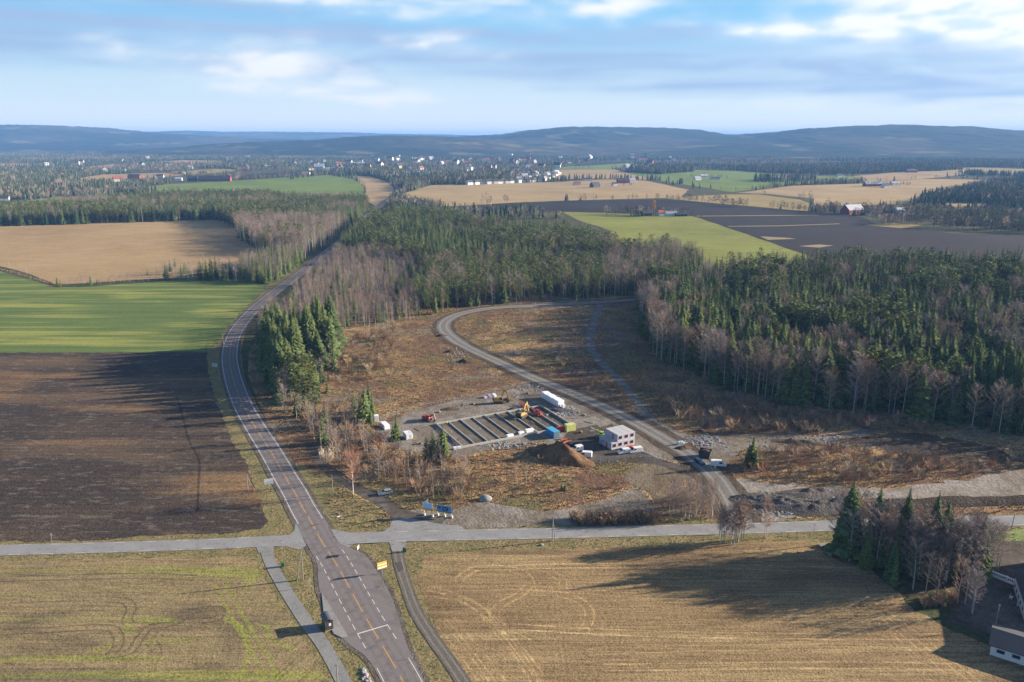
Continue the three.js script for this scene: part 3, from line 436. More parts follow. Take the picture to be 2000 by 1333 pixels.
// ---- the wooded hills on the horizon
{
  const bump = (x, c, w) => Math.exp(-(((x - c) / w) ** 2));
  // each ridge: its line of summits by bearing as surveyed, how far off it lies, how deep it is
  const ridges = [
    { d: 7600, depth: 1500, top: [[880, 268], [930, 264], [980, 261], [1030, 253], [1110, 246], [1180, 247], [1280, 248.5], [1340, 252], [1390, 261], [1430, 266], [1500, 269], [1560, 271]] },
    { d: 6800, depth: 1500, top: [[1330, 270], [1430, 265], [1480, 257], [1560, 249], [1640, 244], [1720, 242], [1760, 245], [1830, 245.5], [1880, 251], [2000, 256], [2200, 254], [2500, 250], [2900, 255]] },
    { d: 9000, depth: 1800, top: [[-900, 250], [-400, 240], [-100, 246], [0, 244], [80, 242], [180, 245], [240, 250], [280, 255], [330, 259], [400, 263], [470, 268], [540, 271]] },
    { d: 13500, depth: 2600, top: [[-200, 258], [250, 256], [330, 257], [400, 254.5], [480, 257], [560, 256.5], [700, 258.5], [780, 261], [860, 262], [930, 264], [1020, 265], [1200, 262], [1600, 262]] },
    { d: 6400, depth: 1000, top: [[560, 275], [640, 272], [700, 267], [760, 263.5], [840, 264], [900, 266], [960, 270], [1020, 275]] },
  ];
  const el = (y) => Math.atan((666.5 - y) / FOCAL) - PITCH;
  for (const r of ridges) r.pts = r.top.map(([x, y]) => { const px = (x - 1000) / FOCAL / CP * r.d * 0.985; return [px, Math.max(0, EYE + Math.tan(el(y)) * r.d - 10)]; });
  const prof = (pts, x) => { if (x <= pts[0][0]) return pts[0][1] * Math.exp(-(((x - pts[0][0]) / 900) ** 2)); for (let i = 1; i < pts.length; i++) if (x < pts[i][0]) { const t = (x - pts[i - 1][0]) / (pts[i][0] - pts[i - 1][0]), s = t * t * (3 - 2 * t) * 0.5 + t * 0.5; return pts[i - 1][1] + (pts[i][1] - pts[i - 1][1]) * s; } const q = pts[pts.length - 1]; return q[1] * Math.exp(-(((x - q[0]) / 900) ** 2)); };
  const NX = 620, NZ = 230, X0 = -16500, X1 = 16500, Z0 = -4300, Z1 = -18500, pos = [], col = [], idx = [];
  for (let j = 0; j <= NZ; j++) for (let i = 0; i <= NX; i++) {
    const tz = (j / NZ) ** 1.25, z = Z0 + (Z1 - Z0) * tz, x = X0 + (X1 - X0) * i / NX; let h = -6;
    for (const r of ridges) { const s = (-z - r.d) / r.depth, f = s < 0 ? Math.exp(-s * s * 1.1) : Math.exp(-s * s * 0.5), w = fbm(x * 0.0011 + r.d, z * 0.0011, 4) - 0.5; h = Math.max(h, prof(r.pts, x) * f * (1 + w * 0.5 * Math.min(1, Math.abs(s) * 1.3)) + (fbm(x * 0.004, z * 0.004 + r.d, 3) - 0.5) * 34 * f * Math.min(1, Math.abs(s) * 2)); }
    h += h > -4 ? (lattice[(i * 7 + j * 131) & 65535] - 0.5) * 15 * Math.min(1, h / 30) : 0;
    pos.push(x, h, z);
    const a = fbm(x * 0.0016 + 4, z * 0.0016, 4), b = lattice[(i * 13 + j * 57) & 65535], c = mix3(mix3([0.018, 0.030, 0.018], [0.065, 0.060, 0.042], sst(0.45, 0.7, a)), [0.16, 0.14, 0.07], sst(0.68, 0.76, fbm(x * 0.0031 + 50, z * 0.0031, 3)) * 0.8), g = 0.7 + 0.6 * b; col.push(c[0] * g, c[1] * g, c[2] * g);
    if (i && j) { const q = j * (NX + 1) + i, p = q - NX - 1; idx.push(p - 1, p, q - 1, p, q, q - 1); }
  }
  const g = new THREE.BufferGeometry(); g.setAttribute('position', new THREE.Float32BufferAttribute(pos, 3)); g.setAttribute('color', new THREE.Float32BufferAttribute(col, 3)); g.setIndex(idx); g.computeVertexNormals();
  structure('hills', g, matte({ vertexColors: true, roughness: 1 }), 'low wooded hills along the horizon');
}
// ================================================================== TREES, SHRUBS, GRASS
// a soup of small faces with a colour each; open() gives a geometry
class Soup {
  constructor() { this.p = []; this.c = []; }
  tri(a, b, c, k) { this.p.push(a[0], a[1], a[2], b[0], b[1], b[2], c[0], c[1], c[2]); for (let i = 0; i < 3; i++) this.c.push(k[0], k[1], k[2]); }
  limb(a, b, r0, r1, n, k) {                                            // a tapered round limb
    const d = [b[0] - a[0], b[1] - a[1], b[2] - a[2]], l = Math.hypot(...d) || 1, u = Math.abs(d[1]) > 0.9 * l ? [1, 0, 0] : [0, 1, 0];
    const e = [d[1] * u[2] - d[2] * u[1], d[2] * u[0] - d[0] * u[2], d[0] * u[1] - d[1] * u[0]], m = Math.hypot(...e), f = e.map((v) => v / m), h = [(d[1] * f[2] - d[2] * f[1]) / l, (d[2] * f[0] - d[0] * f[2]) / l, (d[0] * f[1] - d[1] * f[0]) / l];
    const at = (o, r, q) => { const s = Math.sin(q) * r, c = Math.cos(q) * r; return [o[0] + f[0] * c + h[0] * s, o[1] + f[1] * c + h[1] * s, o[2] + f[2] * c + h[2] * s]; };
    for (let i = 0; i < n; i++) { const q0 = i / n * 6.2832, q1 = (i + 1) / n * 6.2832; if (r1 > 0.004) { this.tri(at(a, r0, q0), at(a, r0, q1), at(b, r1, q1), k); this.tri(at(a, r0, q0), at(b, r1, q1), at(b, r1, q0), k); } else this.tri(at(a, r0, q0), at(a, r0, q1), b, k); }
  }
  open() { const g = new THREE.BufferGeometry(); g.setAttribute('position', new THREE.Float32BufferAttribute(this.p, 3)); g.setAttribute('color', new THREE.Float32BufferAttribute(this.c, 3)); g.computeVertexNormals(); return g; }
}
const vary = (k, r, a = 0.35) => { const g = 1 + (r() - 0.5) * 2 * a; return [k[0] * g, k[1] * g, k[2] * g]; };
const BARK = [0.10, 0.075, 0.055], BIRCHBARK = [0.36, 0.345, 0.315], PINEBARK = [0.20, 0.105, 0.055], NEEDLE = [0.096, 0.128, 0.048], PINENEEDLE = [0.128, 0.158, 0.062], TWIG = [0.285, 0.240, 0.212], REDTWIG = [0.265, 0.180, 0.130];
function spruce(seed, fine) {                                           // height 1
  const r = rng(seed), t = new Soup(), k = new Soup(), n = fine === 2 ? 38 : fine ? 24 : 17, R = 0.165 + 0.045 * r(), lo = 0.04 + 0.10 * r();
  t.limb([0, -0.01, 0], [0, 0.55, 0], 0.014, 0.008, 6, BARK); t.limb([0, 0.55, 0], [0, 0.99, 0], 0.008, 0.001, 5, BARK);
  for (let i = 0; i < n; i++) {
    const f = i / (n - 1), y = lo + (0.975 - lo) * f ** 0.92, rad = R * ((1 - f) ** 0.8 * 0.97 + 0.03) * (0.8 + 0.4 * r()), m = Math.round((fine === 2 ? 13 : fine ? 8 : 6) * (1 - 0.4 * f)) + 1, a0 = r() * 6.28;
    for (let q = 0; q < m; q++) {
      const a = a0 + (q + (r() - 0.5) * 0.7) / m * 6.2832, L = rad * (0.72 + 0.5 * r()), ca = Math.cos(a), sa = Math.sin(a), dr = 0.22 + 0.3 * r(), w = L * (fine === 2 ? 0.17 + 0.08 * r() : 0.30 + 0.12 * r()), c = vary(NEEDLE, r, 0.4);
      const B = [ca * 0.004, y + 0.012, sa * 0.004], M = [ca * L * 0.55, y - L * dr * 0.35 + 0.004, sa * L * 0.55], T = [ca * L, y - L * dr * 0.8, sa * L];
      const l = [M[0] - sa * w, M[1] - w * 0.45, M[2] + ca * w], g = [M[0] + sa * w, M[1] - w * 0.45, M[2] - ca * w];
      k.tri(B, l, M, c); k.tri(B, M, g, c); k.tri(l, T, M, c); k.tri(M, T, g, c);
      if (fine) { const c2 = vary(NEEDLE, r, 0.4), T2 = [ca * L * 0.8 - sa * w * 1.25, T[1] + 0.002 - w * 0.5, sa * L * 0.8 + ca * w * 1.25], T3 = [ca * L * 0.8 + sa * w * 1.25, T2[1], sa * L * 0.8 - ca * w * 1.25]; k.tri(M, T2, T, c2); k.tri(M, T, T3, c2); }
    }
  }
  return [t, k];
}
function pine(seed, fine) {
  const r = rng(seed), t = new Soup(), k = new Soup(), lean = (r() - 0.5) * 0.05, lo = 0.34 + 0.16 * r();
  t.limb([0, -0.01, 0], [lean * 0.5, 0.5, 0], 0.015, 0.011, 6, BARK); t.limb([lean * 0.5, 0.5, 0], [lean, 0.93, 0], 0.011, 0.003, 5, PINEBARK);
  const n = fine ? 26 : 18;
  for (let i = 0; i < n; i++) {
    const f = (i + r() * 0.6) / n, y = lo + (0.98 - lo) * f, rad = 0.15 * Math.sin(Math.PI * Math.min(1, 0.22 + 0.75 * f)) ** 0.8, a = i * 2.4 + r(), d = rad * (0.35 + 0.6 * r()), C = [Math.cos(a) * d + lean * y, y, Math.sin(a) * d], s = 0.045 + 0.025 * r();
    t.limb([lean * y, y - 0.03, 0], C, 0.004, 0.001, 3, PINEBARK);
    for (let q = 0; q < (fine ? 26 : 15); q++) {
      const u = r() * 6.28, v = Math.acos(2 * r() - 1), b = s * (0.55 + 0.6 * r()), D = [Math.sin(v) * Math.cos(u), Math.cos(v) * 0.62, Math.sin(v) * Math.sin(u)], P = [C[0] + D[0] * b, C[1] + D[1] * b, C[2] + D[2] * b], h = s * (0.5 + 0.3 * r()), e = r() * 6.28, c = vary(PINENEEDLE, r, 0.4);
      k.tri(P, [P[0] + Math.cos(e) * h, P[1] + (r() - 0.2) * h, P[2] + Math.sin(e) * h], [P[0] + Math.cos(e + 1.2) * h, P[1] + (r() - 0.4) * h, P[2] + Math.sin(e + 1.2) * h], c);
    }
  }
  return [t, k];
}
function birch(seed, fine, twigColour = TWIG, bark = BIRCHBARK, spread = 1) {
  const r = rng(seed), t = new Soup(), k = new Soup(), bend = (r() - 0.5) * 0.09, be = (r() - 0.5) * 0.09, at = (y) => [bend * y * y, y, be * y * y];
  const S = [-0.01, 0.18, 0.4, 0.62, 0.82, 0.97]; for (let i = 1; i < S.length; i++) t.limb(at(S[i - 1]), at(S[i]), 0.0085 * (1.05 - S[i - 1]) + 0.001, 0.0085 * (1.05 - S[i]) + 0.0006, 5, i < 4 ? bark : vary(bark, r, 0.2).map((v, q) => v * [0.7, 0.62, 0.56][q]));
  const lo = 0.24 + 0.14 * r(), n = fine ? 26 : 18;
  for (let i = 0; i < n; i++) {
    const f = i / n, y = lo + (0.95 - lo) * f, a = i * 2.4 + r() * 1.2, L = spread * 0.155 * (Math.sin(Math.PI * (0.22 + 0.74 * f)) ** 0.7) * (0.75 + 0.5 * r()), up = 0.75 + 0.7 * f, o = at(y), T = [o[0] + Math.cos(a) * L, Math.min(1.02, y + L * up), o[2] + Math.sin(a) * L], lc = vary([twigColour[0] * 0.95, twigColour[1], twigColour[2]], r, 0.25);
    k.limb(o, T, 0.0035, 0.0008, 3, lc);
    for (let q = 0; q < (fine ? 26 : 17); q++) {
      const s = 0.25 + 0.85 * r(), P = [o[0] + (T[0] - o[0]) * s, o[1] + (T[1] - o[1]) * s, o[2] + (T[2] - o[2]) * s], u = a + (r() - 0.5) * 3.4, l = 0.045 + 0.055 * r(), v = (r() - 0.32) * 1.5, E = [P[0] + Math.cos(u) * l * 0.75, P[1] + l * v, P[2] + Math.sin(u) * l * 0.75], w = 0.0016 + 0.0013 * r(), e = r() * 6.28;
      k.tri([P[0] - Math.cos(e) * w, P[1], P[2] - Math.sin(e) * w], [P[0] + Math.cos(e) * w, P[1], P[2] + Math.sin(e) * w], E, vary(twigColour, r, 0.35));
      if (fine || q % 2) { const E2 = [P[0] + (E[0] - P[0]) * 0.5 + Math.cos(u + 1.2) * l * 0.5, P[1] + (E[1] - P[1]) * 0.5 + l * (r() - 0.3) * 0.9, P[2] + (E[2] - P[2]) * 0.5 + Math.sin(u + 1.2) * l * 0.5], Q = [(P[0] + E[0]) / 2, (P[1] + E[1]) / 2, (P[2] + E[2]) / 2]; k.tri(Q, [Q[0] + w, Q[1] + w * 1.5, Q[2] - w], E2, vary(twigColour, r, 0.35)); }
    }
  }
  return [t, k];
}
function bush(seed, twigColour, n = 13, wide = 0.5) {                   // several stems from one root, height 1
  const r = rng(seed), t = new Soup(), k = new Soup();
  for (let i = 0; i < n; i++) {
    const a = i * 2.4 + r(), d = wide * (0.25 + 0.75 * r()), B = [Math.cos(a) * 0.06, 0, Math.sin(a) * 0.06], T = [Math.cos(a) * d, 0.6 + 0.4 * r(), Math.sin(a) * d];
    t.limb(B, T, 0.012, 0.003, 3, vary(twigColour, r, 0.25));
    for (let q = 0; q < 18; q++) { const s = 0.2 + 0.8 * r(), P = B.map((v, m) => v + (T[m] - v) * s), u = a + (r() - 0.5) * 4, l = 0.13 + 0.16 * r(), w = 0.009, E = [P[0] + Math.cos(u) * l * 0.7, P[1] + l * (0.25 + 0.75 * r()), P[2] + Math.sin(u) * l * 0.7]; k.tri([P[0] - w, P[1], P[2] + w], [P[0] + w, P[1], P[2] - w], E, vary(twigColour, r, 0.4)); }
  }
  return [t, k];
}
function tuft(seed, colour) { const r = rng(seed), k = new Soup(); for (let i = 0; i < 16; i++) { const a = r() * 6.28, d = 0.15 + 0.55 * r(), h = 0.5 + 0.5 * r(), w = 0.06, b = 0.12 * r(); k.tri([Math.cos(a) * b - w * Math.sin(a), 0, Math.sin(a) * b + w * Math.cos(a)], [Math.cos(a) * b + w * Math.sin(a), 0, Math.sin(a) * b - w * Math.cos(a)], [Math.cos(a) * d, h, Math.sin(a) * d], vary(colour, r, 0.2)); } return k; }
function farConifer(seed) { const r = rng(seed), k = new Soup(); for (let i = 0; i < 5; i++) { const y = 0.06 + i * 0.17, R = 0.17 * (1 - i * 0.17) * (0.85 + 0.3 * r()), h = 0.30, n = 6, a0 = r() * 6; for (let q = 0; q < n; q++) { const a = a0 + q / n * 6.283, b = a0 + (q + 1) / n * 6.283, ra = R * (0.7 + 0.6 * r()), c = vary([0.072, 0.092, 0.052], r, 0.35); k.tri([Math.cos(a) * ra, y - 0.02 * r(), Math.sin(a) * ra], [Math.cos(b) * R * 0.85, y + 0.02, Math.sin(b) * R * 0.85], [0, Math.min(1, y + h), 0], c); } } return k; }
function farBroad(seed, c0) { const r = rng(seed), k = new Soup(); k.limb([0, 0, 0], [0, 0.5, 0], 0.018, 0.008, 3, [0.2, 0.17, 0.15]); for (let i = 0; i < 46; i++) { const a = r() * 6.28, y = 0.22 + 0.74 * r(), R = 0.25 * Math.sin(Math.PI * (0.14 + 0.8 * (y - 0.22) / 0.74)) * Math.sqrt(r()), P = [Math.cos(a) * R, y, Math.sin(a) * R], e = a + (r() - 0.5) * 2, l = 0.14; k.tri(P, [P[0] + 0.035, P[1] + 0.02, P[2] - 0.035], [P[0] + Math.cos(e) * l * 0.6, P[1] + l * (0.3 + 0.6 * r()), P[2] + Math.sin(e) * l * 0.6], vary(c0, r, 0.35)); } return k; }

// kinds: fine versions for the trees that stand out, lighter ones for the mass
const leafMat = (r = 1, g = 1, b = 1) => matte({ vertexColors: true, color: lin(r, g, b), roughness: 1, side: THREE.DoubleSide });
const massMat = leafMat();
const tints = { spruce: [[1, 1, 1], [0.8, 0.85, 0.9], [1.08, 1.05, 0.92], [0.75, 0.8, 0.85], [1.12, 1.05, 0.9]], pine: [[1, 1, 1], [1.15, 1.1, 0.9], [0.85, 0.9, 0.9]], birch: [[1, 1, 1], [1.15, 1.05, 1.0], [0.85, 0.85, 0.9], [1.1, 0.95, 0.85], [0.95, 1.0, 0.95]], shrub: [[1, 1, 1], [1.2, 1.1, 0.95], [0.85, 0.85, 0.85], [1.15, 0.95, 0.8]] };
const tintMats = {}; for (const k in tints) tintMats[k] = tints[k].map((c) => leafMat(...c));
const kinds = {
  spruce: { fine: [1, 2, 3, 4, 5].map((s) => spruce(s * 11, true)), mass: [6, 7, 8, 9].map((s) => spruce(s * 11, false)), turn: 1 },
  pine: { fine: [1, 2, 3].map((s) => pine(s * 17, true)), mass: [4, 5, 6].map((s) => pine(s * 17, false)), turn: 1 },
  birch: { fine: [1, 2, 3, 4].map((s) => birch(s * 23, true, s % 2 ? TWIG : [0.285, 0.220, 0.185])), mass: [5, 6, 7, 8].map((s) => birch(s * 23, false, s % 2 ? TWIG : [0.285, 0.220, 0.185])), turn: 1 },
  shrub: { fine: [1, 2, 3].map((s) => bush(s * 29, [REDTWIG, [0.290, 0.230, 0.150], [0.225, 0.190, 0.160]][s - 1])), mass: [1, 2, 3].map((s) => bush(s * 29, [REDTWIG, [0.290, 0.230, 0.150], [0.225, 0.190, 0.160]][s - 1])), turn: 1 },
};
kinds.birch.farGeo = [21, 22, 23].map((s) => { const k = farBroad(s, [0.21, 0.17, 0.145]), k2 = farBroad(s + 9, [0.19, 0.155, 0.13]); k.p.push(...k2.p); k.c.push(...k2.c); return k.open(); });
const heroSpruce = [71, 72, 73, 74].map((s) => spruce(s, 2).map((q) => q.open()));
for (const k in kinds) { kinds[k].fineGeo = kinds[k].fine.map(([t, c]) => [t.open(), c.open()]); kinds[k].massGeo = kinds[k].mass.map(([t, c]) => { const s = new Soup(); s.p = t.p.concat(c.p); s.c = t.c.concat(c.c); return s.open(); }); }
const plants = [];                                                      // everything that grows: {kind, x, z, h, region}
const regions = {};
function place(kind, x, z, h, region, y = 0) { plants.push({ kind, x, z, h, region, y }); }
const blocked = (x, z, pad = 0) => { for (const p of barePolys) if (inside(p, x, z)) return true; return false; };
const roadLines = [[mainLine, 8], [westLine, 4.5], [eastLine, 5], [dirtLine, 6.5], [cyclePath, 3], [farmLine, 3]];
function onRoad(x, z, extra = 0) { for (const [l, w] of roadLines) for (let i = 0; i < l.length; i++) { const dx = l[i][0] - x, dz = l[i][1] - z; if (dx * dx + dz * dz < (w + extra) * (w + extra)) return true; } return false; }
function stand(region, pts, spacing, choose, seed, edge = 0) {           // a wood: a shaken grid of trees inside an outline
  const p = surveyAll(pts), b = bounds(p), r = rng(seed);
  for (let z = b[1]; z < b[3]; z += spacing) for (let x = b[0]; x < b[2]; x += spacing) {
    const X = x + (r() - 0.5) * spacing * 0.95, Z = z + (r() - 0.5) * spacing * 0.95, q = r(), w = r();
    if (!inside(p, X, Z) || onRoad(X, Z, edge) || blocked(X, Z)) continue;
    const c = choose(X, Z, q, w); if (c) place(c[0], X, Z, c[1], region);
  }
}
regions.right = ['the big right wood', 'trees of the big wood on the right']; regions.mid = ['the wood behind the site', 'trees of the wood behind the site']; regions.left = ['the wood left of the straight road', 'trees of the wood left of the straight road'];
regions.hedge = ['the row between green and tan fields', 'trees between the green and the tan field']; regions.clump = ['the clump beside the bend of the road', 'trees of the clump by the bend']; regions.copse = ['the copse above the parked car', 'trees of the copse by the parked car'];
regions.grove = ['the grove beside the lower right field', 'trees of the grove by the lower right field']; regions.heath = ['the brown heath around the site', 'shrubs scattered over the heath']; regions.roadside = ['the edge of the right side road', 'trees along the right side road']; regions.rightheath = ['the heath right of the dirt road', 'shrubs right of the dirt road'];
const P2 = (x, z, s, k = 0) => fbm(x * s + k, z * s + k * 1.7, 3);
// -- the big wood on the right: birches along its near edge, spruce and pine behind
const rightNear = surveyAll([[1244, 600], [1252, 650], [1275, 700], [1335, 728], [1420, 762], [1520, 790], [1620, 806], [1740, 816], [1860, 832], [1970, 852], [2120, 880]]);
const edgeDist = (line, x, z) => { let m = 1e9; for (let i = 1; i < line.length; i++) { const [a, b] = line[i - 1], [c, d] = line[i], l = (c - a) ** 2 + (d - b) ** 2, t = clamp(((x - a) * (c - a) + (z - b) * (d - b)) / l), e = Math.hypot(x - a - t * (c - a), z - b - t * (d - b)); if (e < m) m = e; } return m; };
stand('right', [[1244, 600], [1252, 650], [1275, 700], [1335, 728], [1420, 762], [1520, 790], [1620, 806], [1740, 816], [1860, 832], [1970, 852], [2120, 880], [2500, 900], [2500, 560], [2000, 538], [1700, 533], [1590, 533], [1480, 540], [1380, 548], [1300, 556], [1258, 566]], 4.3, (x, z, q, w) => {
  const e = edgeDist(rightNear, x, z), n = P2(x, z, 0.02, 5), h = 13 + 13 * w; if (q > 0.95 || (e > 12 && P2(x, z, 0.045, 31) < 0.36 && q > 0.3)) return null;
  if (e < 11) return q < 0.42 ? ['birch', 18 + 8 * w] : q < 0.85 ? ['spruce', h * 0.85] : null;
  if (n > 0.66 && q < 0.4) return ['birch', h - 2]; if (q < 0.06) return ['birch', h]; return n < 0.47 && q < 0.55 ? ['pine', h] : ['spruce', h * (0.8 + 0.45 * P2(x, z, 0.05, 9))];
}, 101);
// -- the wood behind the site
stand('mid', [[566, 632], [560, 600], [590, 565], [625, 530], [655, 502], [690, 470], [730, 432], [790, 424], [860, 428], [930, 445], [1010, 455], [1100, 464], [1180, 478], [1210, 505], [1245, 500], [1310, 497], [1375, 515], [1345, 545], [1260, 572], [1235, 580], [1190, 582], [1130, 588], [1060, 588], [960, 596], [890, 605], [820, 622], [740, 640], [670, 650], [610, 648]], 4.2, (x, z, q, w) => {
  const c = seen(x, 0, z), n = P2(x, z, 0.018, 3), h = 12 + 12 * w; if (!c || q > 0.95 || (P2(x, z, 0.05, 23) < 0.36 && q > 0.35)) return null; const [px, py] = c;
  const birchy = px < 830 && py > 500 ? sst(860, 760, px) * 0.85 : px > 1180 ? 0.5 : 0.06 + 0.4 * sst(0.6, 0.72, n);
  if (q < birchy) return ['birch', px < 830 ? 9 + 6 * w : h - 2]; if (px < 830 && py > 500 && q < 0.93 && n < 0.5) return w < 0.5 ? ['spruce', 10 + 8 * w] : null;
  return py > 520 ? (q < 0.72 ? ['pine', 13 + 6 * w] : ['spruce', 12 + 7 * w]) : n < 0.5 ? ['spruce', h] : ['pine', h];
}, 202, 3);
// -- the wood on the left of the straight road
stand('left', [[-250, 452], [0, 443], [220, 436], [425, 430], [452, 446], [470, 470], [505, 496], [560, 502], [610, 495], [642, 478], [690, 442], [728, 408], [700, 400], [600, 396], [520, 392], [400, 392], [280, 396], [190, 402], [100, 412], [0, 420], [-250, 428]], 5.6, (x, z, q, w) => {
  const c = seen(x, 0, z), n = P2(x, z, 0.012, 8), h = 17 + 8 * w; if (!c || q > 0.93) return null; const [px, py] = c;
  const birchy = py > 445 && px > 420 ? 0.72 : 0.08 + 0.55 * sst(0.58, 0.7, n); return q < birchy ? ['birch', h] : n < 0.45 ? ['pine', h] : ['spruce', h + 1];
}, 303, 3);
// -- the row between green and tan fields, the farmstead's trees
stand('hedge', [[300, 546], [340, 520], [420, 530], [500, 520], [540, 510], [600, 500], [622, 506], [570, 540], [528, 556], [470, 551], [380, 547]], 4.6, (x, z, q, w) => { const c = seen(x, 0, z), px = c ? c[0] : 0; if (px > 405 && px < 470 && c[1] < 540 && c[1] > 522) return null; return px < 400 ? (q < 0.35 ? ['birch', 8 + 6 * w] : q < 0.45 ? ['spruce', 8 + 5 * w] : null) : q < 0.45 ? ['spruce', 13 + 8 * w] : q < 0.9 ? ['birch', 12 + 7 * w] : null; }, 404, 2);
for (const [x, y, h, k] of [[112, 560, 9, 'spruce'], [118, 561, 7, 'spruce'], [178, 558, 10, 'spruce'], [190, 556, 5, 'spruce'], [18, 522, 11, 'birch'], [52, 535, 12, 'birch'], [66, 541, 9, 'birch'], [288, 537, 6, 'spruce'], [323, 547, 12, 'spruce']]) place(k, ...survey(x, y), h, 'hedge');
{ const r = rng(41); for (let i = 0; i < 60; i++) { const t = r(), p = survey(125 + t * 180, 556 - t * 8 + (r() - 0.5) * 4); place('birch', p[0], p[1], 4 + 4 * r(), 'hedge'); } for (let i = 0; i < 70; i++) { const t = r(), p = survey(-40 + t * 145, 515 + t * 42 + (r() - 0.5) * 3); place('shrub', p[0], p[1], 1.2 + 1.5 * r(), 'hedge'); } }
// -- the dark spruce clump beside the bend
{ const r = rng(51); for (const [x, y, n, sx, sy, h, k] of [[625, 690, 22, 26, 14, 30, 'spruce'], [590, 715, 20, 34, 18, 28, 'spruce'], [545, 700, 26, 25, 26, 26, 'spruce'], [560, 752, 22, 28, 22, 23, 'spruce'], [600, 800, 8, 22, 16, 16, 'pine'], [590, 775, 9, 20, 16, 17, 'pine'], [622, 755, 3, 10, 6, 11, 'spruce'], [640, 765, 1, 4, 3, 7, 'spruce'], [537, 735, 1, 3, 3, 12, 'spruce'], [696, 815, 5, 20, 12, 13, 'spruce'], [725, 808, 2, 5, 5, 13, 'spruce'], [720, 835, 2, 10, 5, 9, 'spruce'], [596, 700, 10, 80, 50, 12, 'birch']]) for (let i = 0; i < n; i++) { const p = survey(x + (r() - 0.5) * 2 * sx, y + (r() - 0.5) * 2 * sy); if (!onRoad(p[0], p[1], 1)) place(k, p[0], p[1], h * (0.8 + 0.35 * r()), 'clump'); } }
stand('clump', [[500, 690], [520, 640], [560, 625], [650, 650], [655, 720], [600, 830], [580, 860], [540, 790], [512, 740]], 4.2, (x, z, q, w) => q < 0.22 ? ['birch', 7 + 8 * w] : q < 0.42 ? ['spruce', 9 + 10 * w] : q < 0.6 ? ['shrub', 2 + 3 * w] : null, 505, 1);
stand('clump', [[540, 770], [575, 760], [625, 810], [650, 850], [640, 885], [600, 845], [560, 800]], 4, (x, z, q, w) => q < 0.34 ? ['birch', 10 + 6 * w] : q < 0.42 ? ['spruce', 6 + 8 * w] : q < 0.7 ? ['shrub', 2 + 3 * w] : null, 515, 1);
stand('clump', [[505, 660], [520, 620], [545, 600], [565, 632], [540, 690], [515, 720]], 4, (x, z, q, w) => q < 0.5 ? ['birch', 10 + 6 * w] : q < 0.6 ? ['spruce', 8 + 8 * w] : null, 516, 1);
// -- the copse between the site and the parked car
stand('copse', [[590, 830], [650, 800], [740, 850], [800, 890], [900, 895], [940, 930], [900, 985], [840, 985], [800, 975], [760, 955], [700, 940], [640, 895]], 2.7, (x, z, q, w) => q < 0.20 ? ['birch', 4 + 5 * w] : q < 0.25 ? ['birch', 9 + 4 * w] : q < 0.72 ? ['shrub', 2 + 3.4 * w] : null, 606, 2);
for (const [x, y, h, k] of [[834, 900, 11, 'spruce'], [846, 898, 13, 'spruce'], [857, 900, 11, 'spruce'], [866, 896, 14, 'spruce'], [870, 900, 12, 'spruce'], [775, 860, 11, 'spruce'], [768, 862, 9, 'spruce'], [1469, 910, 12, 'spruce'], [1462, 908, 9, 'spruce'], [1476, 913, 8, 'spruce'], [1097, 958, 3.2, 'spruce'], [1104, 959, 3.4, 'spruce']]) place(k, ...survey(x, y), h, k === 'spruce' && x > 1000 ? 'rightheath' : 'copse');
 place('shrub', ...survey(640, 912), 5.5, 'copse'); place('birch', ...survey(1010, 950), 8, 'copse'); place('birch', ...survey(1028, 945), 8, 'copse');
// -- the grove at the lower right
{ const r = rng(61); const spr = [[1652, 1085, 24], [1662, 1078, 20], [1705, 1090, 23], [1722, 1082, 18], [1760, 1095, 23], [1748, 1110, 17], [1790, 1110, 19], [1815, 1105, 23], [1835, 1118, 22], [1846, 1112, 17], [1850, 1128, 13], [1908, 1128, 19], [1912, 1120, 15], [1690, 1110, 15], [1740, 1135, 13], [1745, 1142, 10], [1780, 1125, 14], [1822, 1128, 12], [1715, 1105, 16], [1900, 1135, 12]];
  for (const [x, y, h] of spr) place('spruce', ...survey(x, y), h, 'grove');
  for (let i = 0; i < 62; i++) { const t = r(), x = 1640 + t * 285, y = 1068 + t * 62 + r() * 40 - 14; place('birch', ...survey(x, y), 12 + 7 * r(), 'grove'); }
  for (const [x, y, h] of [[1636, 1080, 17], [1710, 1110, 17], [1783, 1152, 14], [1808, 1160, 12], [1830, 1170, 12], [1870, 1178, 13], [1885, 1180, 12], [1900, 1200, 12], [1898, 1198, 11], [1922, 1128, 14], [1928, 1122, 15], [1935, 1120, 15], [1950, 1118, 14], [1945, 1115, 12]]) place('birch', ...survey(x, y), h, 'grove');
  for (let i = 0; i < 30; i++) place('shrub', ...survey(1795 + r() * 70, 1168 + r() * 22), 1.5 + 1.6 * r(), 'grove');
  for (let i = 0; i < 12; i++) place('spruce', ...survey(1798 + r() * 60, 1170 + r() * 18), 1.8 + 1.5 * r(), 'grove'); }
{ const r = rng(71); for (let i = 0; i < 16; i++) place('birch', ...survey(1402 + r() * 60, 1052 + r() * 14), 9 + 5 * r(), 'roadside'); for (const [x, y, h] of [[1494, 1050, 13], [1497, 1052, 12], [1590, 1048, 4]]) place('birch', ...survey(x, y), h, 'roadside');
  for (let i = 0; i < 85; i++) { const x = 1305 + r() * 100, y = 968 + r() * 48; place('birch', ...survey(x, y), 5 + 5 * r(), 'roadside'); }
  for (let i = 0; i < 150; i++) { const x = 1118 + r() * 170, y = 1012 + r() * 16; const p = survey(x, y); if (!onRoad(p[0], p[1], -0.5)) place('shrub', p[0], p[1], 2.4 + 1.4 * r(), 'roadside'); } }
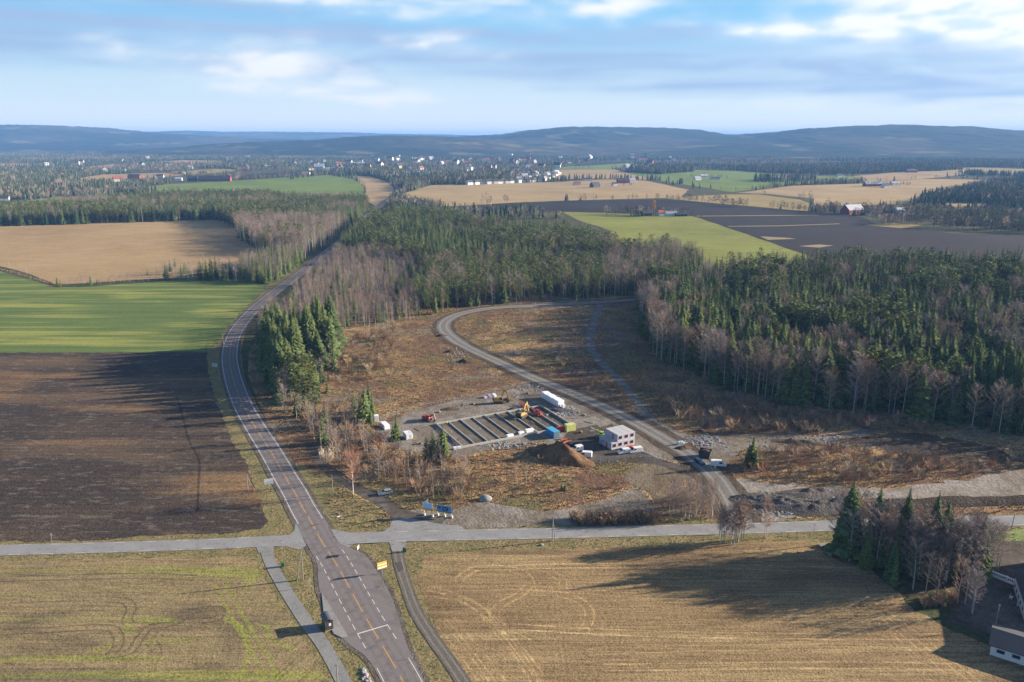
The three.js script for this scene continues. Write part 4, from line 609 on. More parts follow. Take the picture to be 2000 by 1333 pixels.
// -- shrubs and saplings over the heath
stand('heath', [[640, 660], [720, 650], [830, 630], [870, 640], [930, 690], [1010, 735], [980, 765], [850, 790], [740, 825], [640, 790]], 5.4, (x, z, q, w) => { const n = P2(x, z, 0.03, 2), c = seen(x, 0, z); return c && c[0] < 770 && c[1] < 745 && q < 0.85 ? ['shrub', 2.6 + 2.4 * w] : q < 0.15 + 0.4 * sst(0.5, 0.7, n) ? ['shrub', 0.8 + 1.4 * w] : null; }, 707, 1);
stand('heath', [[880, 905], [960, 885], [1050, 880], [1100, 905], [1160, 915], [1230, 930], [1190, 965], [1100, 985], [950, 970], [890, 960]], 4.2, (x, z, q, w) => q < 0.36 ? ['shrub', 1 + 2.2 * w] : null, 808, 1);
stand('heath', [[905, 640], [960, 612], [1100, 605], [1230, 600], [1250, 690], [1320, 745], [1180, 700], [1100, 760], [980, 690]], 4.8, (x, z, q, w) => q < 0.34 ? ['shrub', 0.8 + 1.6 * w] : null, 809, 1);
stand('rightheath', [[1080, 700], [1180, 712], [1240, 800], [1180, 790], [1100, 745]], 3.6, (x, z, q, w) => q < 0.6 ? ['shrub', 1.4 + 2.2 * w] : null, 810, 1);
stand('rightheath', [[1190, 690], [1270, 712], [1340, 738], [1500, 800], [1740, 828], [1900, 850], [1760, 845], [1600, 850], [1400, 848], [1300, 825], [1240, 770]], 3.7, (x, z, q, w) => { const c = seen(x, 0, z); return c && c[0] > 1290 && c[1] > 780 ? (q < 0.75 ? ['shrub', 2.4 + 3.6 * w] : q < 0.78 ? ['spruce', 3 + 3 * w] : q < 0.83 ? ['birch', 4 + 4 * w] : null) : q < 0.35 ? ['shrub', 1 + 1.8 * w] : null; }, 811, 1);
stand('rightheath', [[1430, 905], [1480, 885], [1600, 878], [1740, 890], [1900, 905], [2060, 880], [2060, 905], [1900, 930], [1740, 945], [1560, 945], [1460, 930]], 3.2, (x, z, q, w) => q < 0.66 ? ['shrub', 1.8 + 3.0 * w] : q < 0.70 ? ['birch', 4 + 3 * w] : null, 812, 0);
// -- lone trees and rows in the far fields
{ const r = rng(81); const row = (x0, y0, x1, y1, n, h, k, j = 3) => { for (let i = 0; i < n; i++) { const t = (i + r()) / n; place(k, ...survey(x0 + (x1 - x0) * t + (r() - 0.5) * 3, y0 + (y1 - y0) * t + (r() - 0.5) * j), h * (0.7 + 0.5 * r()), 'rows'); } };
  row(1180, 420, 1270, 421, 16, 14, 'birch'); row(1230, 422, 1260, 423, 9, 12, 'spruce'); row(1195, 419, 1335, 422, 14, 10, 'birch'); row(1300, 392, 1420, 398, 26, 13, 'birch'); row(1405, 402, 1460, 404, 18, 13, 'birch'); row(1180, 391, 1300, 391, 7, 11, 'birch'); row(1130, 393, 1146, 393, 3, 14, 'spruce', 1); row(940, 398, 960, 397, 3, 18, 'birch', 1); row(985, 396, 998, 396, 2, 14, 'birch', 1);
  row(1500, 407, 1680, 418, 30, 13, 'birch'); row(1590, 418, 1640, 419, 12, 14, 'birch'); row(1690, 418, 2040, 430, 75, 15, 'birch', 8); row(1780, 420, 1860, 428, 18, 17, 'pine', 8); row(1720, 438, 1800, 440, 20, 14, 'birch', 4); row(1850, 432, 2060, 452, 60, 19, 'spruce', 10); row(1820, 442, 2060, 458, 60, 17, 'birch', 6); row(1715, 400, 1760, 402, 6, 12, 'spruce'); row(1680, 414, 2060, 424, 90, 13, 'birch', 10); row(1760, 424, 2060, 440, 60, 16, 'pine', 12); row(1700, 430, 1780, 436, 26, 11, 'birch', 5); row(1280, 418, 1340, 419, 12, 9, 'birch', 2); row(1190, 364, 1240, 363, 10, 9, 'birch', 2); row(1340, 349, 1420, 350, 14, 12, 'birch', 3); row(1690, 366, 1780, 362, 14, 12, 'birch', 3); row(650, 402, 700, 398, 5, 10, 'birch'); }
regions.rows = ['the rows between far fields', 'trees between the far fields'];

// ---- a yellow autumn larch by the farm in the fields, the bare russet birch by the lane
{
  const [t, c] = pine(933, true), o = thing('larch_tree', 'golden orange autumn tree beside the farm in the dark ploughed field', 'tree', [survey(1277, 421)[0], 0, survey(1277, 421)[1]]);
  o.scale.setScalar(24); part(o, 'trunk', t.open(), massMat); const m = leafMat(3.8, 1.75, 0.9); part(o, 'crown', c.open(), m);
}

{
  const o = thing('birch_tree', 'full russet birch with a white trunk beside the lane', 'tree', [survey(690, 968)[0], 0, survey(690, 968)[1]]); const [t, c] = birch(771, true, [0.36, 0.185, 0.125], [0.62, 0.60, 0.56], 1.5); const [, c2] = birch(775, true, [0.36, 0.185, 0.125], [0.62, 0.60, 0.56], 1.35);
  c.p.push(...c2.p); c.c.push(...c2.c); o.scale.set(15, 16, 15); part(o, 'trunk', t.open(), massMat); part(o, 'crown', c.open(), massMat);
  const w = thing('pale_shrub', 'pale grey round shrub on the bank above the lane', 'shrub', [survey(640, 908)[0], 0, survey(640, 908)[1]]); const b = bush(88, [0.46, 0.41, 0.33], 26, 0.62); w.scale.setScalar(6.2); part(w, 'stems', b[0].open(), massMat); part(w, 'crown', b[1].open(), massMat);
}
// ---- which ones stand on their own: the largest in view of each kind; the rest is one mass per kind
{
  const r = rng(909), names = { spruce: 'spruce_tree', pine: 'pine_tree', birch: 'birch_tree', shrub: 'bare_shrub' }, what = { spruce: 'dark green spruce', pine: 'bushy green pine', birch: 'leafless birch', shrub: 'bare brown shrub' }, cat = { spruce: 'tree', pine: 'tree', birch: 'tree', shrub: 'shrub' }, word = { spruce: 'spruces', pine: 'pines', birch: 'birches', shrub: 'shrubs' };
  const singled = { spruce: 290, pine: 200, birch: 290, shrub: 260 }, masses = {};
  for (const p of plants) { const c = seen(p.x, p.h * 0.5, p.z); p.size = c && c[0] > -5 && c[0] < 2005 && c[1] < 1340 ? p.h / c[2] : 0; p.depth = c ? c[2] : 1e9; }
  const spans = {}, heights = { spruce: [12, 20], pine: [14, 19], birch: [9, 16], shrub: [2, 3.6] };
  for (const p of plants) { const c = seen(p.x, 0, p.z); if (!c || !p.size) continue; const R = (spans[p.region] ??= [1e9, -1e9, 1e9, -1e9]); R[0] = Math.min(R[0], c[0]); R[1] = Math.max(R[1], c[0]); R[2] = Math.min(R[2], c[1]); R[3] = Math.max(R[3], c[1]); }
  for (const kind in kinds) {
    const list = plants.filter((p) => p.kind === kind).sort((a, b) => b.size - a.size), K = kinds[kind];
    list.forEach((p, i) => {
      p.turn = r() * 6.28; p.wide = kind === 'spruce' ? (p.region === 'grove' ? 0.72 + 0.25 * r() : 0.8 + 0.55 * r()) : 0.85 + 0.45 * r(); p.tint = Math.floor(r() * tints[kind].length); p.v = Math.floor(r() * 60);
      if (i < singled[kind] && p.size > 0) {
        const [place_, group] = regions[p.region], c = seen(p.x, 0, p.z), R = spans[p.region], tall = p.h > heights[kind][1] ? 'tall ' : p.h < heights[kind][0] ? 'low ' : '', u = (c[0] - R[0]) / (R[1] - R[0] + 1), v = (c[1] - R[2]) / (R[3] - R[2] + 1), where = `${v > 0.66 ? 'nearest' : v > 0.33 ? 'middle' : 'farthest'} ${u < 0.33 ? 'left' : u < 0.66 ? 'central' : 'right'} part of ${place_}`;
        const o = thing(names[kind], `${tall}${what[kind]}, ${where}`, cat[kind], [p.x, p.y, p.z], p.turn, `${word[kind]}: ${group}`);
        o.scale.set(p.h * p.wide, p.h, p.h * p.wide); const [tg, cg] = kind === 'spruce' && i < 70 ? heroSpruce[p.v % 4] : K.fineGeo[p.v % K.fineGeo.length]; part(o, kind === 'shrub' ? 'stems' : 'trunk', tg, massMat); part(o, 'crown', cg, tintMats[kind][p.tint]);
      } else { const v = p.v % K.massGeo.length; (masses[kind] ??= []); if (kind === 'birch' && p.depth > 640 && p.region === 'rows') (masses[kind][10 + p.v % 3] ??= []).push(p); else (masses[kind][v] ??= []).push(p); }
    });
  }
  const M = new THREE.Matrix4(), Q = new THREE.Quaternion(), V = new THREE.Vector3(), S = new THREE.Vector3(), up = new THREE.Vector3(0, 1, 0), C = new THREE.Color();
  globalThis.massOf = (parent, name, geo, list, mat = massMat) => {
    const im = new THREE.InstancedMesh(geo, mat, list.length); im.name = name; im.castShadow = im.receiveShadow = true;
    list.forEach((p, i) => { Q.setFromAxisAngle(up, p.turn); V.set(p.x, p.y ?? 0, p.z); S.set(p.h * p.wide, p.h, p.h * p.wide); im.setMatrixAt(i, M.compose(V, Q, S)); const t = p.colour ?? [1, 1, 1]; im.setColorAt(i, C.setRGB(t[0], t[1], t[2])); }); parent.add(im); return im;
  };
  const forest = { spruce: ['spruce_forest', 'mass of dark spruces deep in the woods'], pine: ['pine_forest', 'mass of green pines deep in the woods'], birch: ['birch_forest', 'mass of leafless birches in the woods'], shrub: ['undergrowth', 'bare brown undergrowth over the heath'] };
  for (const kind in masses) { const g = stuff(forest[kind][0], forest[kind][1], 'woodland'); masses[kind].forEach((list, v) => { for (const p of list) { const t = tints[kind][p.tint], k = 0.8 + 0.45 * r(); p.colour = t.map((q) => q * k); } massOf(g, 'trees', v >= 10 ? kinds[kind].farGeo[v - 10] : kinds[kind].massGeo[v], list); }); }
  console.log('plants', plants.length);
}

// ---- grass tussocks on verges and heath
{
  const r = rng(31), geos = [[0.36, 0.268, 0.140], [0.275, 0.195, 0.118], [0.245, 0.205, 0.098], [0.31, 0.255, 0.15]].map((c, i) => tuft(i + 3, c).open()), lists = [[], [], [], []];
  const hb = bounds(heathPoly);
  for (let i = 0; i < 190000; i++) { const x = hb[0] + r() * (hb[2] - hb[0]), z = hb[1] + r() * (hb[3] - hb[1]), q = r(), w = r(); if (x > 230 || z < -560) continue; const n = fbm(x * 0.11, z * 0.11 + 40, 3); if (q > sst(0.35, 0.62, n) * 0.9 + 0.1 || !inside(heathPoly, x, z) || blocked(x, z) || onRoad(x, z, 0)) continue; lists[w < 0.45 ? 0 : w < 0.8 ? 1 : w < 0.88 ? 2 : 3].push({ x, z, h: 0.3 + 0.6 * r(), wide: 1.1 + 0.8 * r(), turn: r() * 6.28 }); }
  for (const p of vergePolys) { const b = bounds(p), n = Math.min(26000, (b[2] - b[0]) * (b[3] - b[1]) * 0.9); for (let i = 0; i < n; i++) { const x = b[0] + r() * (b[2] - b[0]), z = b[1] + r() * (b[3] - b[1]), w = r(); if (Math.abs(x) > 260 || z > -105 || !inside(p, x, z) || blocked(x, z) || onRoad(x, z, -2)) continue; let f = false; for (const q of fieldPolys) if (inside(q, x, z)) { f = true; break; } if (f || onRoad(x, z, -1.2)) continue; lists[w < 0.12 ? 0 : w < 0.75 ? 2 : 3].push({ x, z, h: 0.16 + 0.26 * r(), wide: 1.2 + 0.8 * r(), turn: r() * 6.28 }); } }
  const g = stuff('grass', 'dry grass tussocks on verges and heath', 'grass'); lists.forEach((l, i) => massOf(g, 'tussocks', geos[i], l)); console.log('tufts', lists.map((l) => l.length).join(' '));
}
// ---- woods and hedges of the plain beyond, too far to tell the trees apart
{
  const r = rng(1212), q2 = rng(55), lists = [[], [], [], [], []], geos = [farConifer(3).open(), farConifer(4).open(), farBroad(5, [0.25, 0.20, 0.165]).open(), farBroad(6, [0.20, 0.17, 0.135]).open(), farBroad(7, [0.095, 0.105, 0.055]).open()];
  const boxes = fieldPolys.map((p) => bounds(p, 0)), standPolys = surveyAll([[-250, 452], [728, 408], [700, 398], [-250, 415]]);
  const add = (x, z, q) => { const c = seen(x, 0, z); if (!c || c[0] < -260 || c[0] > 2260) return; const dist = Math.hypot(x, z), ahead = dist * dist / 115 * 0.10; for (const s of [0, 0.4, 1]) { if (s && q2() < 0.12) continue; const X = x * (1 + s * ahead / dist), Z = z * (1 + s * ahead / dist); for (let k = 0; k < boxes.length; k++) { const b = boxes[k]; if (X > b[0] && X < b[2] && Z > b[1] && Z < b[3] && inside(fieldPolys[k], X, Z)) return; } } if (z > -1900 && onRoad(x, z, 4)) return;
    const con = fbm(x * 0.0021 + 60, z * 0.0035, 4) > 0.47; lists[con ? (q < 0.5 ? 0 : q < 0.85 ? 1 : 2) : q < 0.42 ? 2 : q < 0.7 ? 3 : q < 0.82 ? 4 : 1].push({ x, z, h: (con ? 12 : 8) + 7 * r(), wide: con ? 1.1 : 1.35, turn: r() * 6.28, colour: (() => { const k = 0.75 + 0.5 * r(); return [k, k, k]; })() }); };
  const town = surveyAll([[560, 345], [560, 298], [1000, 298], [1360, 318], [1330, 345], [1060, 356], [900, 362], [780, 352]]);
  for (let i = 0; i < 330000; i++) { const z = -1150 - 5600 * r() ** 1.4, x = (r() - 0.5) * 2 * -z * 0.86, q = r(), d = r(), n = fbm(x * 0.0028 + 9, z * 0.0055 + 30, 4) + 0.10 * sst(-3600, -5500, z), c = seen(x, 0, z); if (z > -1500 && c && c[0] < 760) continue; const t = inside(town, x, z) ? 0.20 : sst(0.43, 0.53, n); if (d < t * 0.62 + 0.02) add(x, z, q); }
  const wood = (pts, sp, seed) => { const p = surveyAll(pts), b = bounds(p), q = rng(seed); for (let z = b[1]; z < b[3]; z += sp) for (let x = b[0]; x < b[2]; x += sp) { const X = x + (q() - 0.5) * sp, Z = z + (q() - 0.5) * sp; if (inside(p, X, Z)) { const v = q(); lists[v < 0.4 ? 0 : v < 0.75 ? 1 : v < 0.88 ? 2 : 3].push({ x: X, z: Z, h: 16 + 8 * q(), wide: 1.1, turn: q() * 6.28, colour: [1, 1, 1].map(() => 0.9 + 0.2 * q()) }); } } };
  wood([[1785, 398], [1830, 386], [1900, 372], [2060, 366], [2060, 400], [1940, 398], [1860, 396]], 8, 3); wood([[1225, 336], [1260, 331], [1350, 330], [1355, 336], [1290, 341]], 9, 4); wood([[782, 374], [800, 360], [840, 358], [920, 352], [1000, 352], [1010, 357], [905, 361], [840, 362], [805, 375]], 8, 5); wood([[560, 352], [640, 340], [640, 342]], 10, 6); wood([[1400, 330], [1880, 322], [1880, 332], [1640, 342], [1500, 338]], 12, 7); wood([[1470, 352], [1500, 350], [1600, 351], [1590, 355], [1480, 357]], 14, 8); wood([[640, 336], [760, 333], [780, 345], [900, 345], [1010, 346], [1010, 350], [780, 352]], 11, 9); wood([[-100, 352], [60, 345], [140, 354], [190, 372], [100, 384], [40, 390], [-100, 396]], 13, 10); wood([[1640, 324], [2200, 318], [2200, 326], [1880, 328], [1700, 334]], 13, 12);
  const g = stuff('distant_woodland', 'far woods and hedges across the hazy plain', 'woodland'); lists.forEach((l, i) => massOf(g, 'trees', geos[i], l)); console.log('far', lists.map((l) => l.length).join(' '));
}
// ================================================================== THINGS ON THE GROUND
const spot = (x, y, h = 0) => { const p = survey(x, y); return [p[0], h, p[1]]; };
const SITE = 0.47;                                                      // the building site lies turned by 27 degrees
const white = paint(0.70, 0.70, 0.69, 0.5), offWhite = paint(0.55, 0.56, 0.57, 0.6), blackRubber = paint(0.02, 0.02, 0.021, 0.8), steel = paint(0.30, 0.31, 0.32, 0.5, 0.6), darkGlass = new THREE.MeshStandardMaterial({ color: lin(0.015, 0.02, 0.025), roughness: 0.12 }), concrete = paint(0.36, 0.35, 0.325, 0.9), timber = paint(0.22, 0.155, 0.095, 0.85), oldWood = paint(0.20, 0.185, 0.165, 0.9), yellowMachine = paint(0.50, 0.28, 0.035, 0.5), redMachine = paint(0.32, 0.035, 0.03, 0.5), chassis = paint(0.035, 0.035, 0.037, 0.7), silver = paint(0.42, 0.44, 0.46, 0.3, 0.4), lampGlass = paint(0.75, 0.75, 0.72, 0.2), rearRed = paint(0.35, 0.02, 0.02, 0.3), hazard = paint(0.62, 0.60, 0.05, 0.6), skyBlue = paint(0.02, 0.20, 0.42, 0.5), orange = paint(0.55, 0.14, 0.05, 0.7), cladding = paint(0.36, 0.39, 0.45, 0.6), redTrim = paint(0.40, 0.03, 0.04, 0.5), film = paint(0.78, 0.80, 0.84, 0.35), roofGrey = paint(0.46, 0.45, 0.44, 0.6), slate = paint(0.045, 0.048, 0.055, 0.6), galv = paint(0.40, 0.41, 0.42, 0.5, 0.3);

// ---- the foundation
{
  const c = spot(903, 876), o = thing('building_foundation', 'long concrete foundation divided into sand filled bays', 'foundation', [c[0], 0.07, c[2]], SITE), W = 50, D = 28, n = 9, w = W / n;
  part(o, 'outer_wall', bx(W, 0.75, 0.4, W / 2, 0.375, -0.2), concrete); part(o, 'outer_wall', bx(W, 0.75, 0.4, W / 2, 0.375, -D + 0.2), concrete);
  for (const x of [0.2, W - 0.2]) part(o, 'outer_wall', bx(0.4, 0.747, D - 0.8, x, 0.374, -D / 2), concrete);
  const fill = [gravelMat(0.85, 0.80, 0.72, 0.05), gravelMat(0.78, 0.74, 0.68, 0.05), gravelMat(0.9, 0.84, 0.74, 0.05)], rubble = gravelMat(0.6, 0.56, 0.52, 0.3);
  for (let i = 1; i < n; i++) part(o, 'cross_beam', bx(0.36, 0.62, D - 0.8, i * w, 0.31, -D / 2), concrete);
  for (let i = 0; i < n; i++) { const g = bx(w - 0.4, i < 6 ? 0.22 : 0.06, D - 0.82, (i + 0.5) * w, i < 6 ? 0.11 : 0.03, -D / 2), u = g.attributes.uv; for (let k = 0; k < u.count; k++) u.setXY(k, u.getX(k) * 0.09 + i * 0.13, u.getY(k) * 0.46); part(o, 'bay_fill', g, i < 6 ? fill[i % 3] : rubble); }
}
// ---- heaps
function mound(rx, rz, h, seed, peak = 1) {                             // an uneven heap
  const N = 34, M = 22, pos = [], uv = [], idx = [], r = rng(seed);
  for (let j = 0; j <= M; j++) for (let i = 0; i < N; i++) { const a = i / N * 6.2832, f = j / M, e = 1 + 0.22 * (fbm(Math.cos(a) * 2 + seed, Math.sin(a) * 2, 3) - 0.5) * 2, x = Math.cos(a) * rx * f * e, z = Math.sin(a) * rz * f * e, y = h * Math.cos(Math.min(1, f) ** peak * Math.PI / 2) ** 1.3 * (0.85 + 0.9 * (fbm(x * 0.35 + seed, z * 0.35, 4) - 0.45)) + (j < M ? (r() - 0.5) * 0.05 * h * (1 - f) : -0.1); pos.push(x, y, z); uv.push(x / 20, z / 20); if (j) { const b = (i + 1) % N, p = (j - 1) * N, q = j * N; idx.push(p + i, q + b, q + i, p + i, p + b, q + b); } }
  const g = new THREE.BufferGeometry(); g.setAttribute('position', new THREE.Float32BufferAttribute(pos, 3)); g.setAttribute('uv', new THREE.Float32BufferAttribute(uv, 2)); g.setIndex(idx); g.computeVertexNormals(); return g;
}
const soil = gravelMat(0.95, 0.62, 0.38, 0.25), greyRock = gravelMat(0.66, 0.66, 0.70, 0.5), brownSoil = gravelMat(0.7, 0.52, 0.38, 0.4);
lone('soil_heap', 'long ridge of brown soil beside the parked vans', 'soil heap', mound(15, 7, 6.0, 5, 0.8), soil, spot(1090, 892), -0.62);
for (const [x, y, rx, rz, h, m, l, s] of [[1095, 803, 7, 3.5, 1.3, greyRock, 'grey rubble heap on the right end of the foundation', 2], [880, 800, 5, 2.5, 1.0, brownSoil, 'low sand heap beside the red excavator', 3], [991, 782, 3, 2, 1.2, brownSoil, 'small dark heap beside the yellow excavator', 4], [1003, 800, 2.6, 1.8, 1.0, greyRock, 'small grey heap in a foundation bay', 5], [908, 708, 5, 2.5, 1.8, brownSoil, 'dark spoil heap at the bend of the dirt road', 6], [862, 657, 4, 2, 1.4, brownSoil, 'spoil heap at the tip of the dirt road bend', 7], [880, 688, 3.5, 2, 1.3, brownSoil, 'spoil heap just above the darkest heap by the dirt road', 8], [1095, 588, 9, 3, 1.6, greyRock, 'rock heap below the wood at the top of the dirt road', 9], [1372, 845, 4, 2, 1.3, brownSoil, 'brush heap beside the muddy flat', 10], [1335, 876, 4, 2.2, 1.4, brownSoil, 'rubble heap beside the black skip', 11], [1530, 986, 19, 7, 2.6, greyRock, 'largest dark rock heap along the side road', 12], [1605, 992, 15, 6, 2.6, greyRock, 'dark rock heap hidden partly behind the grove', 13], [1475, 978, 9, 4, 2.2, greyRock, 'dark rock heap nearest the dirt road mouth', 14], [1580, 966, 18, 5, 1.7, greyRock, 'low rock heap behind the larger ones', 15], [1560, 865, 12, 3, 1.2, mudMat, 'low mud bank on the pale dirt flat', 16], [1700, 860, 16, 4, 1.4, mudMat, 'broad mud bank before the big wood', 17]]) lone('spoil_heap', l, 'heap', mound(rx, rz, h, s + 30, 1.0), m, spot(x, y), 0.25 * Math.sin(s * 3), 'heaps of soil and rock');
{ // the dark bank along the side road
  const line = ribbonPoints(surveyAll([[1640, 994], [1760, 990], [1880, 985], [2000, 982], [2300, 975]]), 3), L = offsetLine(line, 2.2), pos = [], uv = [], idx = [];
  line.forEach(([x, z], i) => { const h = 2.6 * sst(0, 6, i) * (0.8 + 0.4 * vn(i * 0.6, 3)), b = offsetLine(line, -4)[i]; pos.push(L[i][0], 0.02, L[i][1], x, h, z, b[0], 0.02, b[1]); for (const q of [0, 0.2, 0.5]) uv.push(q, i * 0.15); if (i) { const p = 3 * i - 3; idx.push(p, p + 1, p + 3, p + 1, p + 4, p + 3, p + 1, p + 2, p + 4, p + 2, p + 5, p + 4); } });
  const g = new THREE.BufferGeometry(); g.setAttribute('position', new THREE.Float32BufferAttribute(pos, 3)); g.setAttribute('uv', new THREE.Float32BufferAttribute(uv, 2)); g.setIndex(idx); g.computeVertexNormals(); structure('embankment', g, gravelMat(0.5, 0.45, 0.42, 0.4), 'dark earth bank above the side road');
}
{ const r = rng(17), rocks = stuff('rubble', 'loose stones over the rock heaps and tracks', 'stones'), l = [[], []]; const geo = [4, 9].map((s) => { const g = new THREE.IcosahedronGeometry(1, 0), q = rng(s), p = g.attributes.position; const k = new Map(); for (let i = 0; i < p.count; i++) { const key = [p.getX(i), p.getY(i), p.getZ(i)].map((v) => v.toFixed(3)).join(); if (!k.has(key)) k.set(key, 0.7 + 0.55 * q()); const f = k.get(key); p.setXYZ(i, p.getX(i) * f, p.getY(i) * f * 0.75, p.getZ(i) * f); } g.computeVertexNormals(); return g; });
  for (const [x, y, sx, sy, n] of [[1540, 985, 95, 24, 1600], [1100, 803, 32, 12, 400], [1380, 862, 45, 16, 240], [890, 695, 26, 22, 160], [1040, 757, 60, 8, 160], [1000, 872, 75, 8, 220], [1110, 590, 90, 6, 160], [720, 1305, 14, 34, 520], [1240, 800, 60, 40, 120], [1600, 860, 150, 14, 240]]) for (let i = 0; i < n; i++) { const p = survey(x + (r() + r() - 1) * sx, y + (r() + r() - 1) * sy); if (onRoad(p[0], p[1], -1.5)) continue; l[i % 2].push({ x: p[0], z: p[1], y: 0.15, h: 0.12 + 0.4 * r() ** 2, wide: 1.1, turn: r() * 6, colour: [1, 1, 1].map(() => 0.8 + 0.4 * r()) }); }
  l.forEach((q, i) => massOf(rocks, 'stones', geo[i], q, paint(0.26, 0.26, 0.27, 0.9))); }
// ---- machines
function excavator(o, m, s, swing = 0.6) {
  const S = (g) => { g.scale(s, s, s); return g; };
  for (const z of [-1.15, 1.15]) { const t = part(o, 'track', S(tr(extrude([[-1.9, 0.15], [-2.1, 0.5], [-1.9, 0.9], [1.9, 0.9], [2.1, 0.5], [1.9, 0.15]], 0.6, 0.05), 0, 0, z)), chassis); part(t, 'idler', S(cy(0.3, 0.3, 0.66, 1.6, 0.5, z, 12, Math.PI / 2)), steel); }
  part(o, 'undercarriage', S(join([bx(2.2, 0.4, 1.7, 0, 0.7, 0), cy(0.8, 0.8, 0.35, 0, 1.0, 0, 16)])), chassis);
  part(o, 'house', S(tr(extrude([[-2.1, 1.15], [-2.2, 2.0], [-1.9, 2.25], [0.4, 2.25], [1.3, 1.7], [1.3, 1.15]], 2.5, 0.08), 0, 0, 0)), m); part(o, 'counterweight', S(bx(0.55, 0.95, 2.45, -2.25, 1.65, 0)), chassis);
  const cab = part(o, 'cab', S(tr(extrude([[0.15, 1.2], [0.15, 2.95], [1.25, 2.95], [1.6, 1.9], [1.55, 1.2]], 1.0, 0.05), 0, 0, 0.72)), m); part(cab, 'cab_glass', S(tr(extrude([[0.3, 1.75], [0.3, 2.8], [1.2, 2.8], [1.5, 1.9], [1.5, 1.75]], 1.06, 0.02), 0, 0, 0.72)), darkGlass);
  const y2 = 2 + 3.4 * swing + 1.2, x2 = 3.3; part(o, 'boom', S(tr(extrude([[0.9, 1.5], [0.7, 1.9], [1.9, y2 - 0.4], [x2, y2], [x2 + 0.2, y2 - 0.4], [2.3, y2 - 1.0], [1.3, 1.5]], 0.5, 0.05), 0, 0, -0.25)), m); part(o, 'stick', S(tr(extrude([[x2 - 0.4, y2 + 0.25], [x2 + 0.1, y2 + 0.3], [x2 + 1.2, 1.1], [x2 + 0.85, 1.0]], 0.35, 0.04), 0, 0, -0.25)), m);
  part(o, 'bucket', S(tr(extrude([[x2 + 1.2, 1.2], [x2 + 0.3, 1.0], [x2 + 0.05, 0.3], [x2 + 0.6, 0.05], [x2 + 1.1, 0.4]], 1.1, 0.04), 0, 0, -0.25)), chassis); part(o, 'boom_cylinder', S(bar([0.9, 1.5, -0.25], [1.9, y2 - 1.0, -0.25], 0.09)), steel);
}
excavator(thing('excavator', 'yellow excavator with raised boom behind the foundation', 'excavator', spot(974, 788, 0.07), 0.15), yellowMachine, 1.05, 0.75);
excavator(thing('excavator', 'small dark red excavator at the left corner of the foundation', 'excavator', spot(835, 822, 0.07), -0.5), redMachine, 0.9, 0.1);
excavator(thing('excavator', 'mustard excavator working among the right foundation bays', 'excavator', spot(1020, 816, 0.2), 0.9), paint(0.36, 0.23, 0.06, 0.6), 1.1, 0.55);
function telehandler(o, m) {
  part(o, 'chassis', tr(extrude([[-2.2, 0.6], [-2.3, 1.3], [-1.4, 1.5], [1.6, 1.3], [2.1, 0.9], [2.1, 0.6]], 1.8, 0.06)), m); const cab = part(o, 'cab', bx(1.3, 1.25, 0.95, -0.1, 1.95, 0.48), m); part(cab, 'cab_glass', bx(1.34, 0.8, 0.99, -0.1, 2.02, 0.48), darkGlass);
  part(o, 'boom', bar([-1.9, 1.7, -0.45], [2.6, 3.4, -0.45], 0.26, 4), m); part(o, 'boom_extension', bar([2.4, 3.3, -0.45], [4.2, 4.0, -0.45], 0.18, 4), offWhite); const f = part(o, 'fork_carriage', bx(0.12, 0.9, 1.3, 4.25, 3.7, -0.45), chassis); for (const z of [-0.8, -0.1]) part(f, 'fork', bx(1.2, 0.06, 0.12, 4.85, 3.28, z), chassis);
  for (const [x, z] of [[-1.5, -1], [-1.5, 1], [1.5, -1], [1.5, 1]]) { const w = part(o, 'wheel', cy(0.62, 0.62, 0.45, x, 0.62, z, 18, Math.PI / 2), blackRubber); part(w, 'rim', cy(0.3, 0.3, 0.48, x, 0.62, z, 12, Math.PI / 2), offWhite); }
}
telehandler(thing('telehandler', 'green and white telehandler with raised boom behind the cabins', 'telehandler', spot(1174, 856, 0.09), Math.PI - 0.35), paint(0.30, 0.42, 0.12, 0.6));
telehandler(thing('telehandler', 'red telehandler on the right side of the foundation', 'telehandler', spot(1048, 812, 0.1), 2.6), redMachine);

